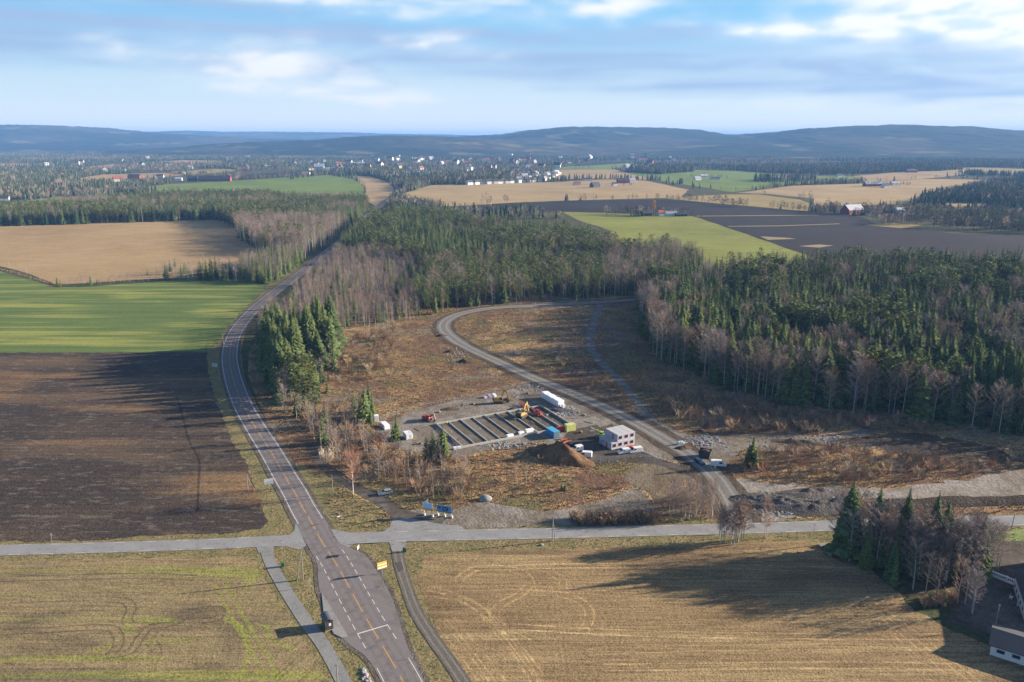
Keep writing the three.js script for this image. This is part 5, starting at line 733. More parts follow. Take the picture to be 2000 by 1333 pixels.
// ---- cars and vans (nose along +x)
const wheelAt = (o, x, z, R = 0.32) => { const w = part(o, 'wheel', cy(R, R, 0.22, x, R, z, 18, Math.PI / 2), blackRubber); part(w, 'rim', cy(R * 0.6, R * 0.6, 0.24, x, R, z, 12, Math.PI / 2), silver); };
function van(o, m, L = 5.0, H = 1.95, W = 1.95) {
  part(o, 'body', tr(extrude([[-L / 2, 0.32], [-L / 2, H - 0.2], [-L / 2 + 0.15, H], [L / 2 - 1.75, H], [L / 2 - 1.0, 1.2], [L / 2 - 0.12, 0.98], [L / 2, 0.7], [L / 2, 0.32]], W, 0.09)), m);
  part(o, 'windscreen', tr(extrude([[L / 2 - 1.66, H - 0.09], [L / 2 - 1.60, H - 0.07], [L / 2 - 0.97, 1.28], [L / 2 - 1.05, 1.26]], W - 0.3, 0.01), 0.10, 0.05, 0), darkGlass);
  for (const s of [-1, 1]) { part(o, 'side_window', tr(extrude([[L / 2 - 2.55, 1.22], [L / 2 - 2.55, H - 0.22], [L / 2 - 1.8, H - 0.22], [L / 2 - 1.25, 1.22]], 0.03, 0.005), 0, 0, s * (W / 2 + 0.002)), darkGlass); const h = part(o, 'headlight', bx(0.16, 0.2, 0.34, L / 2 - 0.04, 0.88, s * (W / 2 - 0.3)), lampGlass); part(o, 'tail_light', bx(0.06, 0.5, 0.16, -L / 2 - 0.005, 1.15, s * (W / 2 - 0.14)), rearRed); part(o, 'mirror', bx(0.12, 0.22, 0.2, L / 2 - 1.35, 1.3, s * (W / 2 + 0.14)), chassis); for (const x of [-L / 2 + 0.85, L / 2 - 0.85]) wheelAt(o, x, s * (W / 2 - 0.12)); }
  part(o, 'bumper', bx(0.14, 0.28, W - 0.1, L / 2 + 0.02, 0.46, 0), chassis); part(o, 'rear_window', bx(0.03, 0.5, W - 0.6, -L / 2 - 0.005, 1.45, 0), darkGlass);
}
function car(o, m, L = 4.5, W = 1.8) {
  part(o, 'body', tr(extrude([[-L / 2, 0.3], [-L / 2 + 0.03, 0.85], [-L / 2 + 0.2, 0.95], [L / 2 - 1.3, 0.95], [L / 2 - 0.15, 0.78], [L / 2, 0.6], [L / 2, 0.3]], W, 0.08)), m);
  const g = part(o, 'glasshouse', tr(extrude([[-L / 2 + 0.12, 0.93], [-L / 2 + 0.45, 1.42], [L / 2 - 2.2, 1.46], [L / 2 - 1.25, 0.93]], W - 0.22, 0.06)), darkGlass); part(g, 'roof', tr(extrude([[-L / 2 + 0.38, 1.40], [-L / 2 + 0.48, 1.50], [L / 2 - 2.2, 1.52], [L / 2 - 2.05, 1.42]], W - 0.3, 0.03)), m);
  for (const s of [-1, 1]) { for (const x of [-L / 2 + 1.5, L / 2 - 2.05]) part(g, 'pillar', bx(0.09, 0.5, 0.02, x, 1.18, s * (W / 2 - 0.10), 0, 0, 0), m); part(o, 'headlight', bx(0.12, 0.14, 0.4, L / 2 - 0.03, 0.68, s * (W / 2 - 0.3)), lampGlass); part(o, 'tail_light', bx(0.06, 0.2, 0.3, -L / 2 - 0.01, 0.78, s * (W / 2 - 0.2)), rearRed); for (const x of [-L / 2 + 0.8, L / 2 - 0.85]) wheelAt(o, x, s * (W / 2 - 0.1)); }
}
const V = 0.09;
van(thing('van', 'white van beside the soil heap, nose away from the cabins', 'van', spot(1127, 881, V), Math.PI + 0.45), white, 4.6);
{ const o = thing('van', 'white van with yellow marked tail in the yard corner', 'van', spot(1142, 893, V), Math.PI - 0.2); van(o, white, 5.2, 2.1); for (const s of [-0.6, 0.6]) part(o, 'rear_marking', bx(0.02, 1.0, 0.5, -2.615, 1.0, s), hazard); }
van(thing('van', 'white van parked before the cabins, left of the pair', 'van', spot(1218, 886, V), Math.PI + 0.3), white, 4.6, 1.85); van(thing('van', 'white van parked before the cabins, right of the pair', 'van', spot(1241, 884, V), Math.PI + 0.3), white, 5.2, 1.95);
van(thing('van', 'white van standing on the dirt road mouth', 'van', spot(1403, 911, 0.125), -0.15), white, 5.4, 2.1);
car(thing('car', 'black car parked behind the white vans by the soil heap', 'car', spot(1113, 874, V), Math.PI + 0.45), paint(0.015, 0.016, 0.02, 0.25)); car(thing('car', 'dark blue car beside the black skip', 'car', spot(1366, 906, 0.12), -1.1), paint(0.02, 0.035, 0.08, 0.25));
car(thing('car', 'silver car parked alone on the shaded lane', 'car', spot(752, 966, V), Math.PI + 0.35), silver, 4.6); van(thing('van', 'white van driving on the straight main road into the wood', 'van', spot(655, 481, 0.135), 1.9), white, 5.6, 2.4); car(thing('car', 'dark car driving on the main road before the wood', 'car', spot(606, 519, 0.135), 2.0), paint(0.03, 0.03, 0.04, 0.25));

// ---- the stacked site cabins
{
  const c = spot(1194, 880), o = thing('site_cabins', 'grey two storey stack of site cabins with red windows', 'site cabin', [c[0], 0.09, c[2]], 0.5), w = 2.75, D = 8, H = 2.75;
  const mod = (i, lv) => { const x = (i + 0.5) * w, y = lv * H, m = part(o, 'module', tr(extrude([[-w / 2 + 0.03, 0.06], [-w / 2 + 0.03, H - 0.05], [w / 2 - 0.03, H - 0.05], [w / 2 - 0.03, 0.06]], D, 0.03), x, y, -D / 2), cladding); const f = part(m, 'window_frame', bx(1.5, 1.25, 0.08, x, y + 1.55, 0.03), redTrim); part(m, 'window_pane', bx(1.25, 1.0, 0.06, x, y + 1.55, 0.06), darkGlass); part(m, 'sill_band', bx(w - 0.12, 0.18, 0.05, x, y + 0.2, 0.03), offWhite); part(m, 'roof_panel', bx(w - 0.14, 0.08, D - 0.1, x, y + H, -D / 2), roofGrey); return m; };
  for (let i = 0; i < 4; i++) mod(i, 0); for (let i = 1; i < 4; i++) mod(i, 1.012);
  for (const [x, y] of [[0, 0], [w, H]]) { part(o, 'door', bx(0.07, 2.0, 0.9, x - 0.01, y + 1.1, -3), redTrim); }
  const rail = part(o, 'railing', join([bar([0.1, H + 1.1, -0.1], [0.1, H + 1.1, -D + 0.1], 0.03), bar([0.1, H + 0.6, -0.1], [0.1, H + 0.6, -D + 0.1], 0.03), bar([0.1, H + 1.1, -0.1], [w, H + 1.1, -0.1], 0.03), ...[0.1, 2, 4, 6, 7.9].map((z) => bar([0.1, H, -z], [0.1, H + 1.1, -z], 0.03))]), timber);
  for (let k = 0; k < 9; k++) part(o, 'stair_tread', bx(0.9, 0.05, 0.26, -0.55, 0.28 + k * 0.29, -7.3 + k * 0.34), steel);
}
// ---- containers, skips, stacks
{
  const c = spot(1081.5, 858), o = thing('shipping_container', 'bright blue container at the end of the yard', 'container', [c[0], 0.09, c[2]], 0.5), L = 6.1, W = 2.9, H = 2.7, zig = (len) => { const q = []; const n = 22; for (let i = 0; i <= n; i++) q.push([-len / 2 + len * i / n, i % 2 ? 0.05 : 0]); return q; };
  const wall = (len) => { const z = zig(len), s = new THREE.Shape([...z.map(([x, y]) => new THREE.Vector2(x, y)), new THREE.Vector2(len / 2, -0.04), new THREE.Vector2(-len / 2, -0.04)]), g = new THREE.ExtrudeGeometry(s, { depth: H - 0.3, bevelEnabled: false }); g.rotateX(-Math.PI / 2); return g; };
  part(o, 'side_wall', tr(tr(wall(L - 0.3), 0, 0, 0, 0, Math.PI / 2, 0), 0.06, 0.15, -L / 2), skyBlue); part(o, 'side_wall', tr(tr(wall(L - 0.3), 0, 0, 0, 0, -Math.PI / 2, 0), W - 0.06, 0.15, -L / 2), skyBlue); part(o, 'end_wall', bx(W - 0.3, H - 0.3, 0.06, W / 2, H / 2, -L + 0.06), skyBlue); part(o, 'roof', bx(W - 0.02, 0.1, L - 0.02, W / 2, H - 0.05, -L / 2), paint(0.06, 0.34, 0.55, 0.5)); part(o, 'floor', bx(W - 0.2, 0.14, L - 0.2, W / 2, 0.1, -L / 2), chassis);
  for (const [x, z] of [[0.08, -0.08], [W - 0.08, -0.08], [0.08, -L + 0.08], [W - 0.08, -L + 0.08]]) part(o, 'corner_post', bx(0.16, H - 0.12, 0.16, x, H / 2 - 0.05, z), skyBlue);
  for (const s of [0, 1]) { const d = part(o, 'door', bx(W / 2 - 0.2, H - 0.35, 0.05, W / 4 + 0.05 + s * (W / 2 - 0.1), H / 2, -0.02), paint(0.05, 0.2, 0.3, 0.5)); for (const q of [-0.4, 0, 0.4]) part(d, 'locking_bar', bx(0.07, H - 0.4, 0.06, W / 4 + 0.05 + s * (W / 2 - 0.1) + q, H / 2, 0.04), offWhite); }
}
function skip(name, label, cat, x, y, turn, m, L = 3.4, W = 1.9, H = 1.5) {
  const o = thing(name, label, cat, spot(x, y, 0.09), turn), out = [[-L / 2 + 0.5, 0.05], [-L / 2, H], [L / 2, H], [L / 2 - 0.5, 0.05]]; for (const s of [-1, 1]) part(o, 'side_panel', tr(extrude(out, 0.08, 0.02), 0, 0, s * W / 2), m);
  for (const s of [-1, 1]) part(o, 'end_panel', bar([s * (L / 2 - 0.5), 0.1, 0], [s * L / 2, H, 0], 0.04, 4).scale(1, 1, 1) && tr(new THREE.BoxGeometry(0.06, Math.hypot(0.5, H), W), s * (L / 2 - 0.25), H / 2, 0, 0, 0, -s * Math.atan(0.5 / H)), m); part(o, 'floor', bx(L - 1, 0.08, W, 0, 0.08, 0), m); part(o, 'rim', join([bx(L + 0.1, 0.1, 0.12, 0, H, W / 2), bx(L + 0.1, 0.1, 0.12, 0, H, -W / 2)]), m); part(o, 'waste', tr(mound(L / 2 - 0.3, W / 2 - 0.1, 0.5, x, 2), 0, H - 0.35, 0), brownSoil); return o;
}
skip('waste_skip', 'bright red skip between blue container and yellow stack', 'skip', 1096, 842, 0.5, paint(0.55, 0.03, 0.03, 0.6)); skip('waste_skip', 'faded orange skip in front of the blue container', 'skip', 1105, 868, 0.5, orange, 3.6, 2.4, 1.6); skip('waste_skip', 'tall black skip beside the dirt road mouth', 'skip', 1377, 893, -0.5, paint(0.03, 0.032, 0.036, 0.7), 4.6, 2.6, 2.8);
function pack(o, name, w, h, d, x, y, z, m) { return part(o, name, tr(extrude([[-w / 2, 0], [-w / 2, h], [w / 2, h], [w / 2, 0]], d, 0.06), x, y + 0.03, z), m); }
{ const o = thing('block_stack', 'pale yellow wrapped stack of blocks beyond the red skip', 'stack', spot(1113, 842, 0.09), 0.4), ym = [paint(0.58, 0.58, 0.16, 0.6), paint(0.50, 0.52, 0.20, 0.6)]; for (let i = 0; i < 3; i++) for (let j = 0; j < 2; j++) { const b = pack(o, 'block_pallet', 1.25, 1.3, 2.2, (i - 1) * 1.34, j * 1.45 + 0.12, 0, ym[(i + j) % 2]); part(b, 'pallet', bx(1.2, 0.12, 1.2, (i - 1) * 1.34, j * 1.45 + 0.06, 0), timber); } }
{ const r = rng(5), c = spot(1091, 797), u = [Math.cos(SITE), -Math.sin(SITE)], v = [-Math.sin(SITE), -Math.cos(SITE)]; for (let k = 0; k < 6; k++) { const d = 1.25 + k * 2.55, o = thing('wrapped_bundle', 'white plastic wrapped bundle in the long row by the dirt road', 'bundle', [c[0] + v[0] * d + u[0] * 1.3, 0.07, c[2] + v[1] * d + u[1] * 1.3], SITE, 'white bundles in the row by the dirt road'); pack(o, 'wrapping', 2.9, 2.5 + 0.35 * r(), 2.45, 0, 0.14, 0, film); for (const q of [-1, 0, 1]) part(o, 'bearer', bx(0.14, 0.14, 2.4, q, 0.08, 0), timber); const f = part(o, 'loose_film', tr(mound(1.2, 0.9, 0.3, k + 3, 1.5), 0, 2.6, 0), film); } }
for (const [x, y, w, h, d, a, l] of [[735, 824, 1.8, 2.6, 2.2, 0.3, 'upright white bundle at the far left of the site'], [752, 836, 2.2, 1.7, 5.2, 0.5, 'long white bundle behind the lone spruces'], [797, 856, 2.6, 2.1, 4.2, 0.45, 'boxy white bundle at the left side of the foundation'], [996, 856, 2.6, 1.2, 1.4, 0.47, 'white bundle leaning on the front foundation wall'], [1018, 849, 2.2, 0.9, 1.3, 0.47, 'low bluish bundle on the front foundation wall'], [1034, 845, 3.2, 1.2, 1.4, 0.47, 'striped white bundle nearest the blue container'], [893, 878, 3.0, 0.8, 1.2, 0.4, 'pinkish white bags at the front foundation corner'], [1100, 797, 1.2, 1.4, 1.2, 0.4, 'small white crate at the end of the long bundle row']]) { const o = thing('wrapped_bundle', l, 'bundle', spot(x, y, 0.07), a); pack(o, 'wrapping', w, h, d, 0, 0.14, 0, film); for (const q of [-0.35, 0.35]) part(o, 'bearer', bx(0.12, 0.14, d * 0.95, q * w, 0.07, 0), timber); }
{ const o = thing('insulation_pile', 'heap of lilac and white insulation packs by the fence', 'insulation', spot(952, 777, 0.07), 0.4), lil = paint(0.36, 0.30, 0.52, 0.6), pk = paint(0.66, 0.52, 0.62, 0.6); [[0, 0, 0, lil], [1.3, 0, 0.2, lil], [2.6, 0, 0, pk], [3.6, 0, 0.3, film], [0.7, 0.75, 0.1, lil], [3.1, 0.75, 0.1, film], [-1.2, 0, 0.3, pk]].forEach(([x, y, z, m]) => pack(o, 'pack', 1.2, 0.7, 1.1, x, y, z, m)); }
{ const r = rng(8), o = thing('reinforcement_bundle', 'rusty red reinforcement cages in a foundation bay', 'steel', spot(1034, 803, 0.15), SITE); const rust = paint(0.30, 0.075, 0.05, 0.8); for (let k = 0; k < 9; k++) { const x = (k % 3) * 1.1 - 1, y = Math.floor(k / 3) * 0.35, z = -k * 0.5; part(o, 'cage', join([-0.3, 0.3].flatMap((a) => [0.05, 0.4].map((b) => bar([x + a, y + b, z], [x + a + 0.2 * r(), y + b, z - 5.5], 0.04, 4))).concat([0, 1, 2, 3, 4].map((q) => bx(0.68, 0.42, 0.05, x, y + 0.22, z - q * 1.2 - 0.3)))), rust); } }
for (const [x, y, l] of [[1330, 868, 'pale blue crate heap beside the dirt road end'], [1232, 876, 'orange barrier stack behind the right van']]) { const o = thing('crate_pile', l, 'crates', spot(x, y, 0.12), 0.4), m = x < 1300 ? orange : paint(0.40, 0.52, 0.56, 0.6); for (let k = 0; k < 5; k++) pack(o, 'crate', 1.0, 0.6, 0.9, (k % 3) * 1.05 - 1, Math.floor(k / 3) * 0.63, 0.1 * k, m); }
{ // loose pallets and planks about the site
  const r = rng(404), spots = [[925, 790], [1010, 776], [1030, 770], [1055, 762], [1068, 812], [1075, 806], [1088, 815], [1125, 818], [1142, 812], [1150, 826], [1135, 846], [1160, 842], [960, 862], [1046, 858], [820, 868], [815, 840], [858, 806], [905, 792], [1006, 822], [1040, 826], [1188, 858], [1262, 886]];
  spots.forEach(([x, y], i) => { const o = thing(i % 2 ? 'plank_pile' : 'pallet_stack', i % 2 ? 'small pile of planks lying about the site' : 'small stack of pallets standing about the site', i % 2 ? 'planks' : 'pallets', spot(x, y, 0.12), r() * 3, i % 2 ? 'piles of planks about the site' : 'stacks of pallets about the site'); if (i % 2) for (let k = 0; k < 6; k++) part(o, 'plank', bx(3.2 + r(), 0.06, 0.2, (r() - 0.5) * 0.4, 0.04 + Math.floor(k / 3) * 0.07, (k % 3) * 0.26 - 0.26, 0, (r() - 0.5) * 0.15, 0), k % 2 ? timber : oldWood); else for (let k = 0; k < 3 + i % 4; k++) { part(o, 'pallet', bx(1.2, 0.05, 0.8, (r() - 0.5) * 0.08, 0.13 + k * 0.15, 0, 0, (r() - 0.5) * 0.1, 0), timber); for (const z of [-0.33, 0, 0.33]) part(o, 'bearer', bx(1.2, 0.09, 0.1, 0, 0.055 + k * 0.15, z), oldWood); } });
}
// ---- site fences
function fence(label, pts, step = 3.4, h = 2) {
  const line = ribbonPoints(surveyAll(pts), step), o = thing('construction_fence', label, 'fence', [line[0][0], 0.07, line[0][1]]), rel = line.map(([x, z]) => [x - line[0][0], z - line[0][1]]);
  rel.forEach(([x, z], i) => { part(o, 'post', bar([x, 0, z], [x, h, z], 0.045), galv); part(o, 'foot', bx(0.7, 0.14, 0.24, x, 0.07, z), concrete); if (i) { const [a, b] = rel[i - 1]; part(o, 'mesh_panel', join([0.15, 0.55, 1.0, 1.45, h - 0.05].map((y) => bar([a, y, b], [x, y, z], 0.016, 3)).concat([1, 2, 3, 4, 5, 6].map((k) => bar([a + (x - a) * k / 7, 0.1, b + (z - b) * k / 7], [a + (x - a) * k / 7, h - 0.05, b + (z - b) * k / 7], 0.010, 3)))), galv); } });
}
fence('mesh fence along the back of the building site', [[744, 822], [790, 806], [822, 797], [880, 785], [950, 770], [1035, 752]]); fence('mesh fence between the white bundle row and dirt road', [[1110, 798], [1130, 806], [1150, 814]]); fence('mesh fence along the front of the car yard', [[1138, 908], [1180, 905], [1230, 897], [1262, 893], [1300, 902]]);
// ---- billboards
function board(label, x, y, turn, w, h, low, face, posts) {
  const o = thing('billboard', label, 'billboard', spot(x, y, 0.08), turn); for (const px of posts) { part(o, 'post', bx(0.12, low + h, 0.12, px, (low + h) / 2, -0.12), offWhite); part(o, 'footing', tr(extrude([[-0.4, 0], [-0.3, 0.6], [0.3, 0.6], [0.4, 0]], 0.8, 0.04), px, 0, -0.1), concrete); }
  const p = part(o, 'panel', bx(w, h, 0.06, 0, low + h / 2, 0), face); return o;
}
const printed = (draw, w = 512, h = 256) => { const cv = document.createElement('canvas'); cv.width = w; cv.height = h; const g = cv.getContext('2d'); draw(g, w, h); const t = new THREE.CanvasTexture(cv); t.colorSpace = THREE.SRGBColorSpace; return new THREE.MeshStandardMaterial({ map: t, roughness: 0.5 }); };
{
  const o = board('white topped billboard with pale blue and yellow print', 836, 1009, -0.35, 3.2, 2.4, 2.0, printed((g, w, h) => { g.fillStyle = '#9fc4ea'; g.fillRect(0, 0, w, h); g.fillStyle = '#b9d4f0'; for (let k = 0; k < 4; k++) g.fillRect(20, 24 + k * 34, 330 + k * 30, 10); g.fillStyle = '#b39a2c'; g.fillRect(0, h * 0.80, w, h * 0.20); }), [-1.4, 1.4]);
  part(o, 'peak', tr(extrude([[-1.6, 0], [0.1, 1.5], [0.1, 0]], 0.06, 0.005), 0, 4.42, 0), white);
  board('wide dark blue billboard beside the pale one', 868, 1010, -0.35, 5.2, 2.3, 1.4, printed((g, w, h) => { g.fillStyle = '#5b8fc0'; g.fillRect(0, 0, w, h); g.fillStyle = '#17305f'; g.fillRect(w * 0.36, h * 0.12, w * 0.40, h * 0.62); g.fillStyle = '#234a86'; g.fillRect(w * 0.06, h * 0.16, w * 0.22, h * 0.42); g.fillStyle = '#a9c7e6'; g.fillRect(w * 0.40, h * 0.3, w * 0.3, 12); g.fillRect(w * 0.40, h * 0.5, w * 0.26, 9); g.fillStyle = '#2f6f86'; g.fillRect(0, h * 0.82, w, h * 0.18); }), [-2.4, 0, 2.4]);
}
// ---- road signs and posts
function sign(label, x, y, turn, w, h, low, m, legs = [0], back = offWhite, cat = 'sign') { const o = thing('road_sign', label, cat, spot(x, y, 0.1), turn); for (const l of legs) part(o, 'post', cy(0.06, 0.06, low + h * 0.9, l, (low + h * 0.9) / 2, -0.08, 8), galv); part(o, 'panel', bx(w, h, 0.05, 0, low + h / 2, 0), m); part(o, 'panel_frame', join([bx(w + 0.06, 0.05, 0.07, 0, low + h, -0.01), bx(w + 0.06, 0.05, 0.07, 0, low, -0.01)]), back); return o; }
sign('large pale direction board seen from behind, left of the main road', 526, 957, 0.35, 2.9, 1.9, 2.0, offWhite, [0.0]); sign('pale direction board on the inside of the shaded bend', 420, 725, 0.1, 2.7, 2.0, 2.0, paint(0.42, 0.46, 0.44, 0.6), [-0.6, 0.6]);
sign('yellow and white direction sign at the farm track', 747, 1122, 0.55, 2.7, 1.9, 1.7, printed((g, w, h) => { g.fillStyle = '#e9b21c'; g.fillRect(0, 0, w, h); g.fillStyle = '#efeadb'; g.fillRect(0, h * 0.30, w, h * 0.16); g.fillRect(0, h * 0.74, w, h * 0.26); g.fillStyle = '#d39a10'; g.fillRect(0, h * 0.58, w, 8); }), [0]);
{ const o = sign('tall narrow sign on the corner, seen edge on', 700, 1083, 1.45, 1.5, 0.9, 1.6, offWhite); }
{ const o = thing('street_sign', 'post with two pointing name plates on the grass corner', 'sign', spot(668, 1022, 0.1), 0.2); part(o, 'post', cy(0.05, 0.05, 2.6, 0, 1.3, 0, 8), galv); part(o, 'name_plate', bx(1.1, 0.28, 0.04, -0.35, 2.55, 0), white); part(o, 'name_plate', bx(1.0, 0.26, 0.04, -0.9, 2.22, 0.06, 0, 0.6, 0), white); }
{ const o = thing('round_sign', 'grey post with two round sign backs in the ditch', 'sign', spot(605, 1149, 0.1), 0.4); part(o, 'post', cy(0.045, 0.045, 2.6, 0, 1.3, 0, 8), galv); for (const y of [2.45, 1.85]) part(o, 'disc', cy(0.32, 0.32, 0.04, 0, y, 0.06, 24, Math.PI / 2), galv); }
for (const [x, y, l] of [[101, 1058, 'small white sign on a thin post by the ploughed field'], [552, 1076, 'small white sign on the tip of the ditch island']]) { const o = thing('small_sign', l, 'sign', spot(x, y, 0.1), 0.2); part(o, 'post', cy(0.04, 0.04, 2.2, 0, 1.1, 0, 8), galv); part(o, 'plate', tr(extrude([[-0.35, 0], [0, 0.6], [0.35, 0]], 0.04, 0.005), 0, 1.9, 0), white); }
{ const pts = [[632, 1006], [598, 958], [565, 906], [536, 858], [488, 867], [515, 912], [556, 982], [806, 1288], [468, 726], [428, 741]]; pts.forEach(([x, y], i) => { const o = thing('guide_post', 'white roadside guide post along the main road', 'post', spot(x, y, 0.1), 0, 'guide posts along the main road'); part(o, 'shaft', bx(0.14, 1.0, 0.08, 0, 0.5, 0), white); part(o, 'reflector_band', bx(0.15, 0.18, 0.09, 0, 0.82, 0), chassis); }); }
// ---- wooden poles
function pole(label, x, y, h, stay, lean = 0) { const o = thing('utility_pole', label, 'pole', spot(x, y, 0), 0); part(o, 'shaft', bar([0, -0.2, 0], [lean * h, h, 0], 0.15, 8, 0.1), oldWood); if (stay) part(o, 'brace', bar([stay[0], -0.2, stay[1]], [lean * h - 0.02, h * 0.97, 0.12], 0.13, 8, 0.09), oldWood); part(o, 'insulator', join([cy(0.05, 0.06, 0.22, lean * h, h + 0.1, 0, 8), bx(0.7, 0.08, 0.08, lean * h, h - 0.3, 0)]), steel); return o; }
pole('braced wooden pole standing in the ditch island', 592, 1133, 9, [-1.5, 0.6]); pole('braced reddish pole at the edge of the ploughed field', 484, 958, 5.8, [2.6, 1.0]); pole('single wooden pole beside the russet birch', 650, 966, 7); pole('thin braced pole on the verge of the right side road', 1079, 1057, 8, [0.9, 0.4]); pole('leaning pole beside the green lawn at the right edge', 1975, 1036, 5, null, 0.06); pole('thin pole at the bottom of the cycle path', 660, 1345, 6); pole('thin pole between tan field and old house', 436, 674, 6.5); pole('thin pole above the shaded road bend', 405, 695, 7);
{ // wires from pole to pole
  const A = spot(592, 1133, 9), B = spot(1079, 1057, 8), C = spot(484, 958, 5.8), D = spot(650, 966, 7); const wire = (p, q) => { const c = new THREE.QuadraticBezierCurve3(new THREE.Vector3(...p), new THREE.Vector3((p[0] + q[0]) / 2, Math.min(p[1], q[1]) - 1.2, (p[2] + q[2]) / 2), new THREE.Vector3(...q)); return new THREE.TubeGeometry(c, 16, 0.012, 3); };
  lone('overhead_wire', 'thin wire from the ditch island pole to the right verge pole', 'wire', wire(A, B), chassis); lone('overhead_wire', 'thin wire from the ditch island pole to the field edge pole', 'wire', wire(A, C), chassis); lone('overhead_wire', 'thin wire from the ditch island pole to the birch pole', 'wire', wire(A, D), chassis);
}
// ---- bus shelter
{
  const o = thing('bus_shelter', 'dark bus shelter with a curved roof on the platform', 'shelter', spot(640, 1226, 0.23), 2.05), dark = paint(0.045, 0.038, 0.035, 0.7), roofM = paint(0.085, 0.085, 0.095, 0.5), L = 3.3, D = 1.9, H = 2.5;
  part(o, 'back_wall', bx(L, H, 0.07, 0, H / 2, -D / 2), dark); for (const s of [-1, 1]) part(o, 'end_wall', bx(0.07, H, D - 0.14, s * (L / 2 - 0.04), H / 2, 0.03), dark); for (const s of [-1, 1]) part(o, 'front_panel', bx(0.6, H, 0.07, s * (L / 2 - 0.32), H / 2, D / 2), dark);
  const arc = []; for (let k = 0; k <= 10; k++) { const a = Math.PI * (0.18 + 0.64 * k / 10); arc.push([Math.cos(a) * 1.45, Math.sin(a) * 1.45]); } const inn = arc.map(([x, y]) => [x * 0.95, y * 0.95]).reverse(); part(o, 'roof', tr(extrude([...arc, ...inn], L + 0.5, 0.01), 0, H - 0.82, 0, 0, Math.PI / 2, 0), roofM); part(o, 'bench', bx(L - 0.4, 0.06, 0.4, 0, 0.48, -D / 2 + 0.26), timber); part(o, 'timetable', bx(0.5, 0.7, 0.03, -L / 2 - 0.01, 1.5, 0.2, 0, Math.PI / 2, 0), white); part(o, 'plinth', bx(L + 0.1, 0.12, D + 0.1, 0, 0.0, 0), concrete);
}
{ const o = thing('waste_bin', 'green wheeled bin on the ditch island', 'bin', spot(552, 1108, 0.05), 0.3), gm = paint(0.02, 0.10, 0.055, 0.5); part(o, 'body', tr(extrude([[-0.35, 0.1], [-0.42, 1.1], [0.42, 1.1], [0.35, 0.1]], 0.8, 0.04)), gm); part(o, 'lid', tr(extrude([[-0.48, 1.12], [-0.44, 1.24], [0.44, 1.20], [0.48, 1.12]], 0.88, 0.02)), gm); for (const s of [-1, 1]) part(o, 'wheel', cy(0.14, 0.14, 0.08, -0.34, 0.14, s * 0.34, 10, Math.PI / 2), blackRubber); }
{ const o = thing('cable_cabinet', 'green cable cabinet at the head of the farm track', 'cabinet', spot(790, 1079, 0.05), 0.2); part(o, 'housing', tr(extrude([[-0.5, 0], [-0.5, 1.2], [0, 1.32], [0.5, 1.2], [0.5, 0]], 0.6, 0.03)), paint(0.03, 0.12, 0.08, 0.6)); part(o, 'door', bx(0.84, 0.95, 0.03, 0, 0.62, 0.31), paint(0.035, 0.14, 0.09, 0.6)); }
for (const [x, y, s, l] of [[949, 977, 1.6, 'large grey boulder beside the gravel lot'], [941, 979, 0.8, 'small grey boulder left of the large one'], [1058, 1066, 0.5, 'pale stone on the verge by the braced pole']]) { const g = new THREE.IcosahedronGeometry(1, 3), p = g.attributes.position; for (let i = 0; i < p.count; i++) { const X = p.getX(i), Y = p.getY(i), Z = p.getZ(i), f = 0.75 + 0.5 * fbm(X * 1.4 + x, Z * 1.4 + Y, 3); p.setXYZ(i, X * f * s * 1.25, Y * f * s * 0.62 + s * 0.3, Z * f * s); } g.computeVertexNormals(); lone('boulder', l, 'boulder', g, paint(0.23, 0.235, 0.24, 0.9), spot(x, y, 0.05)); }
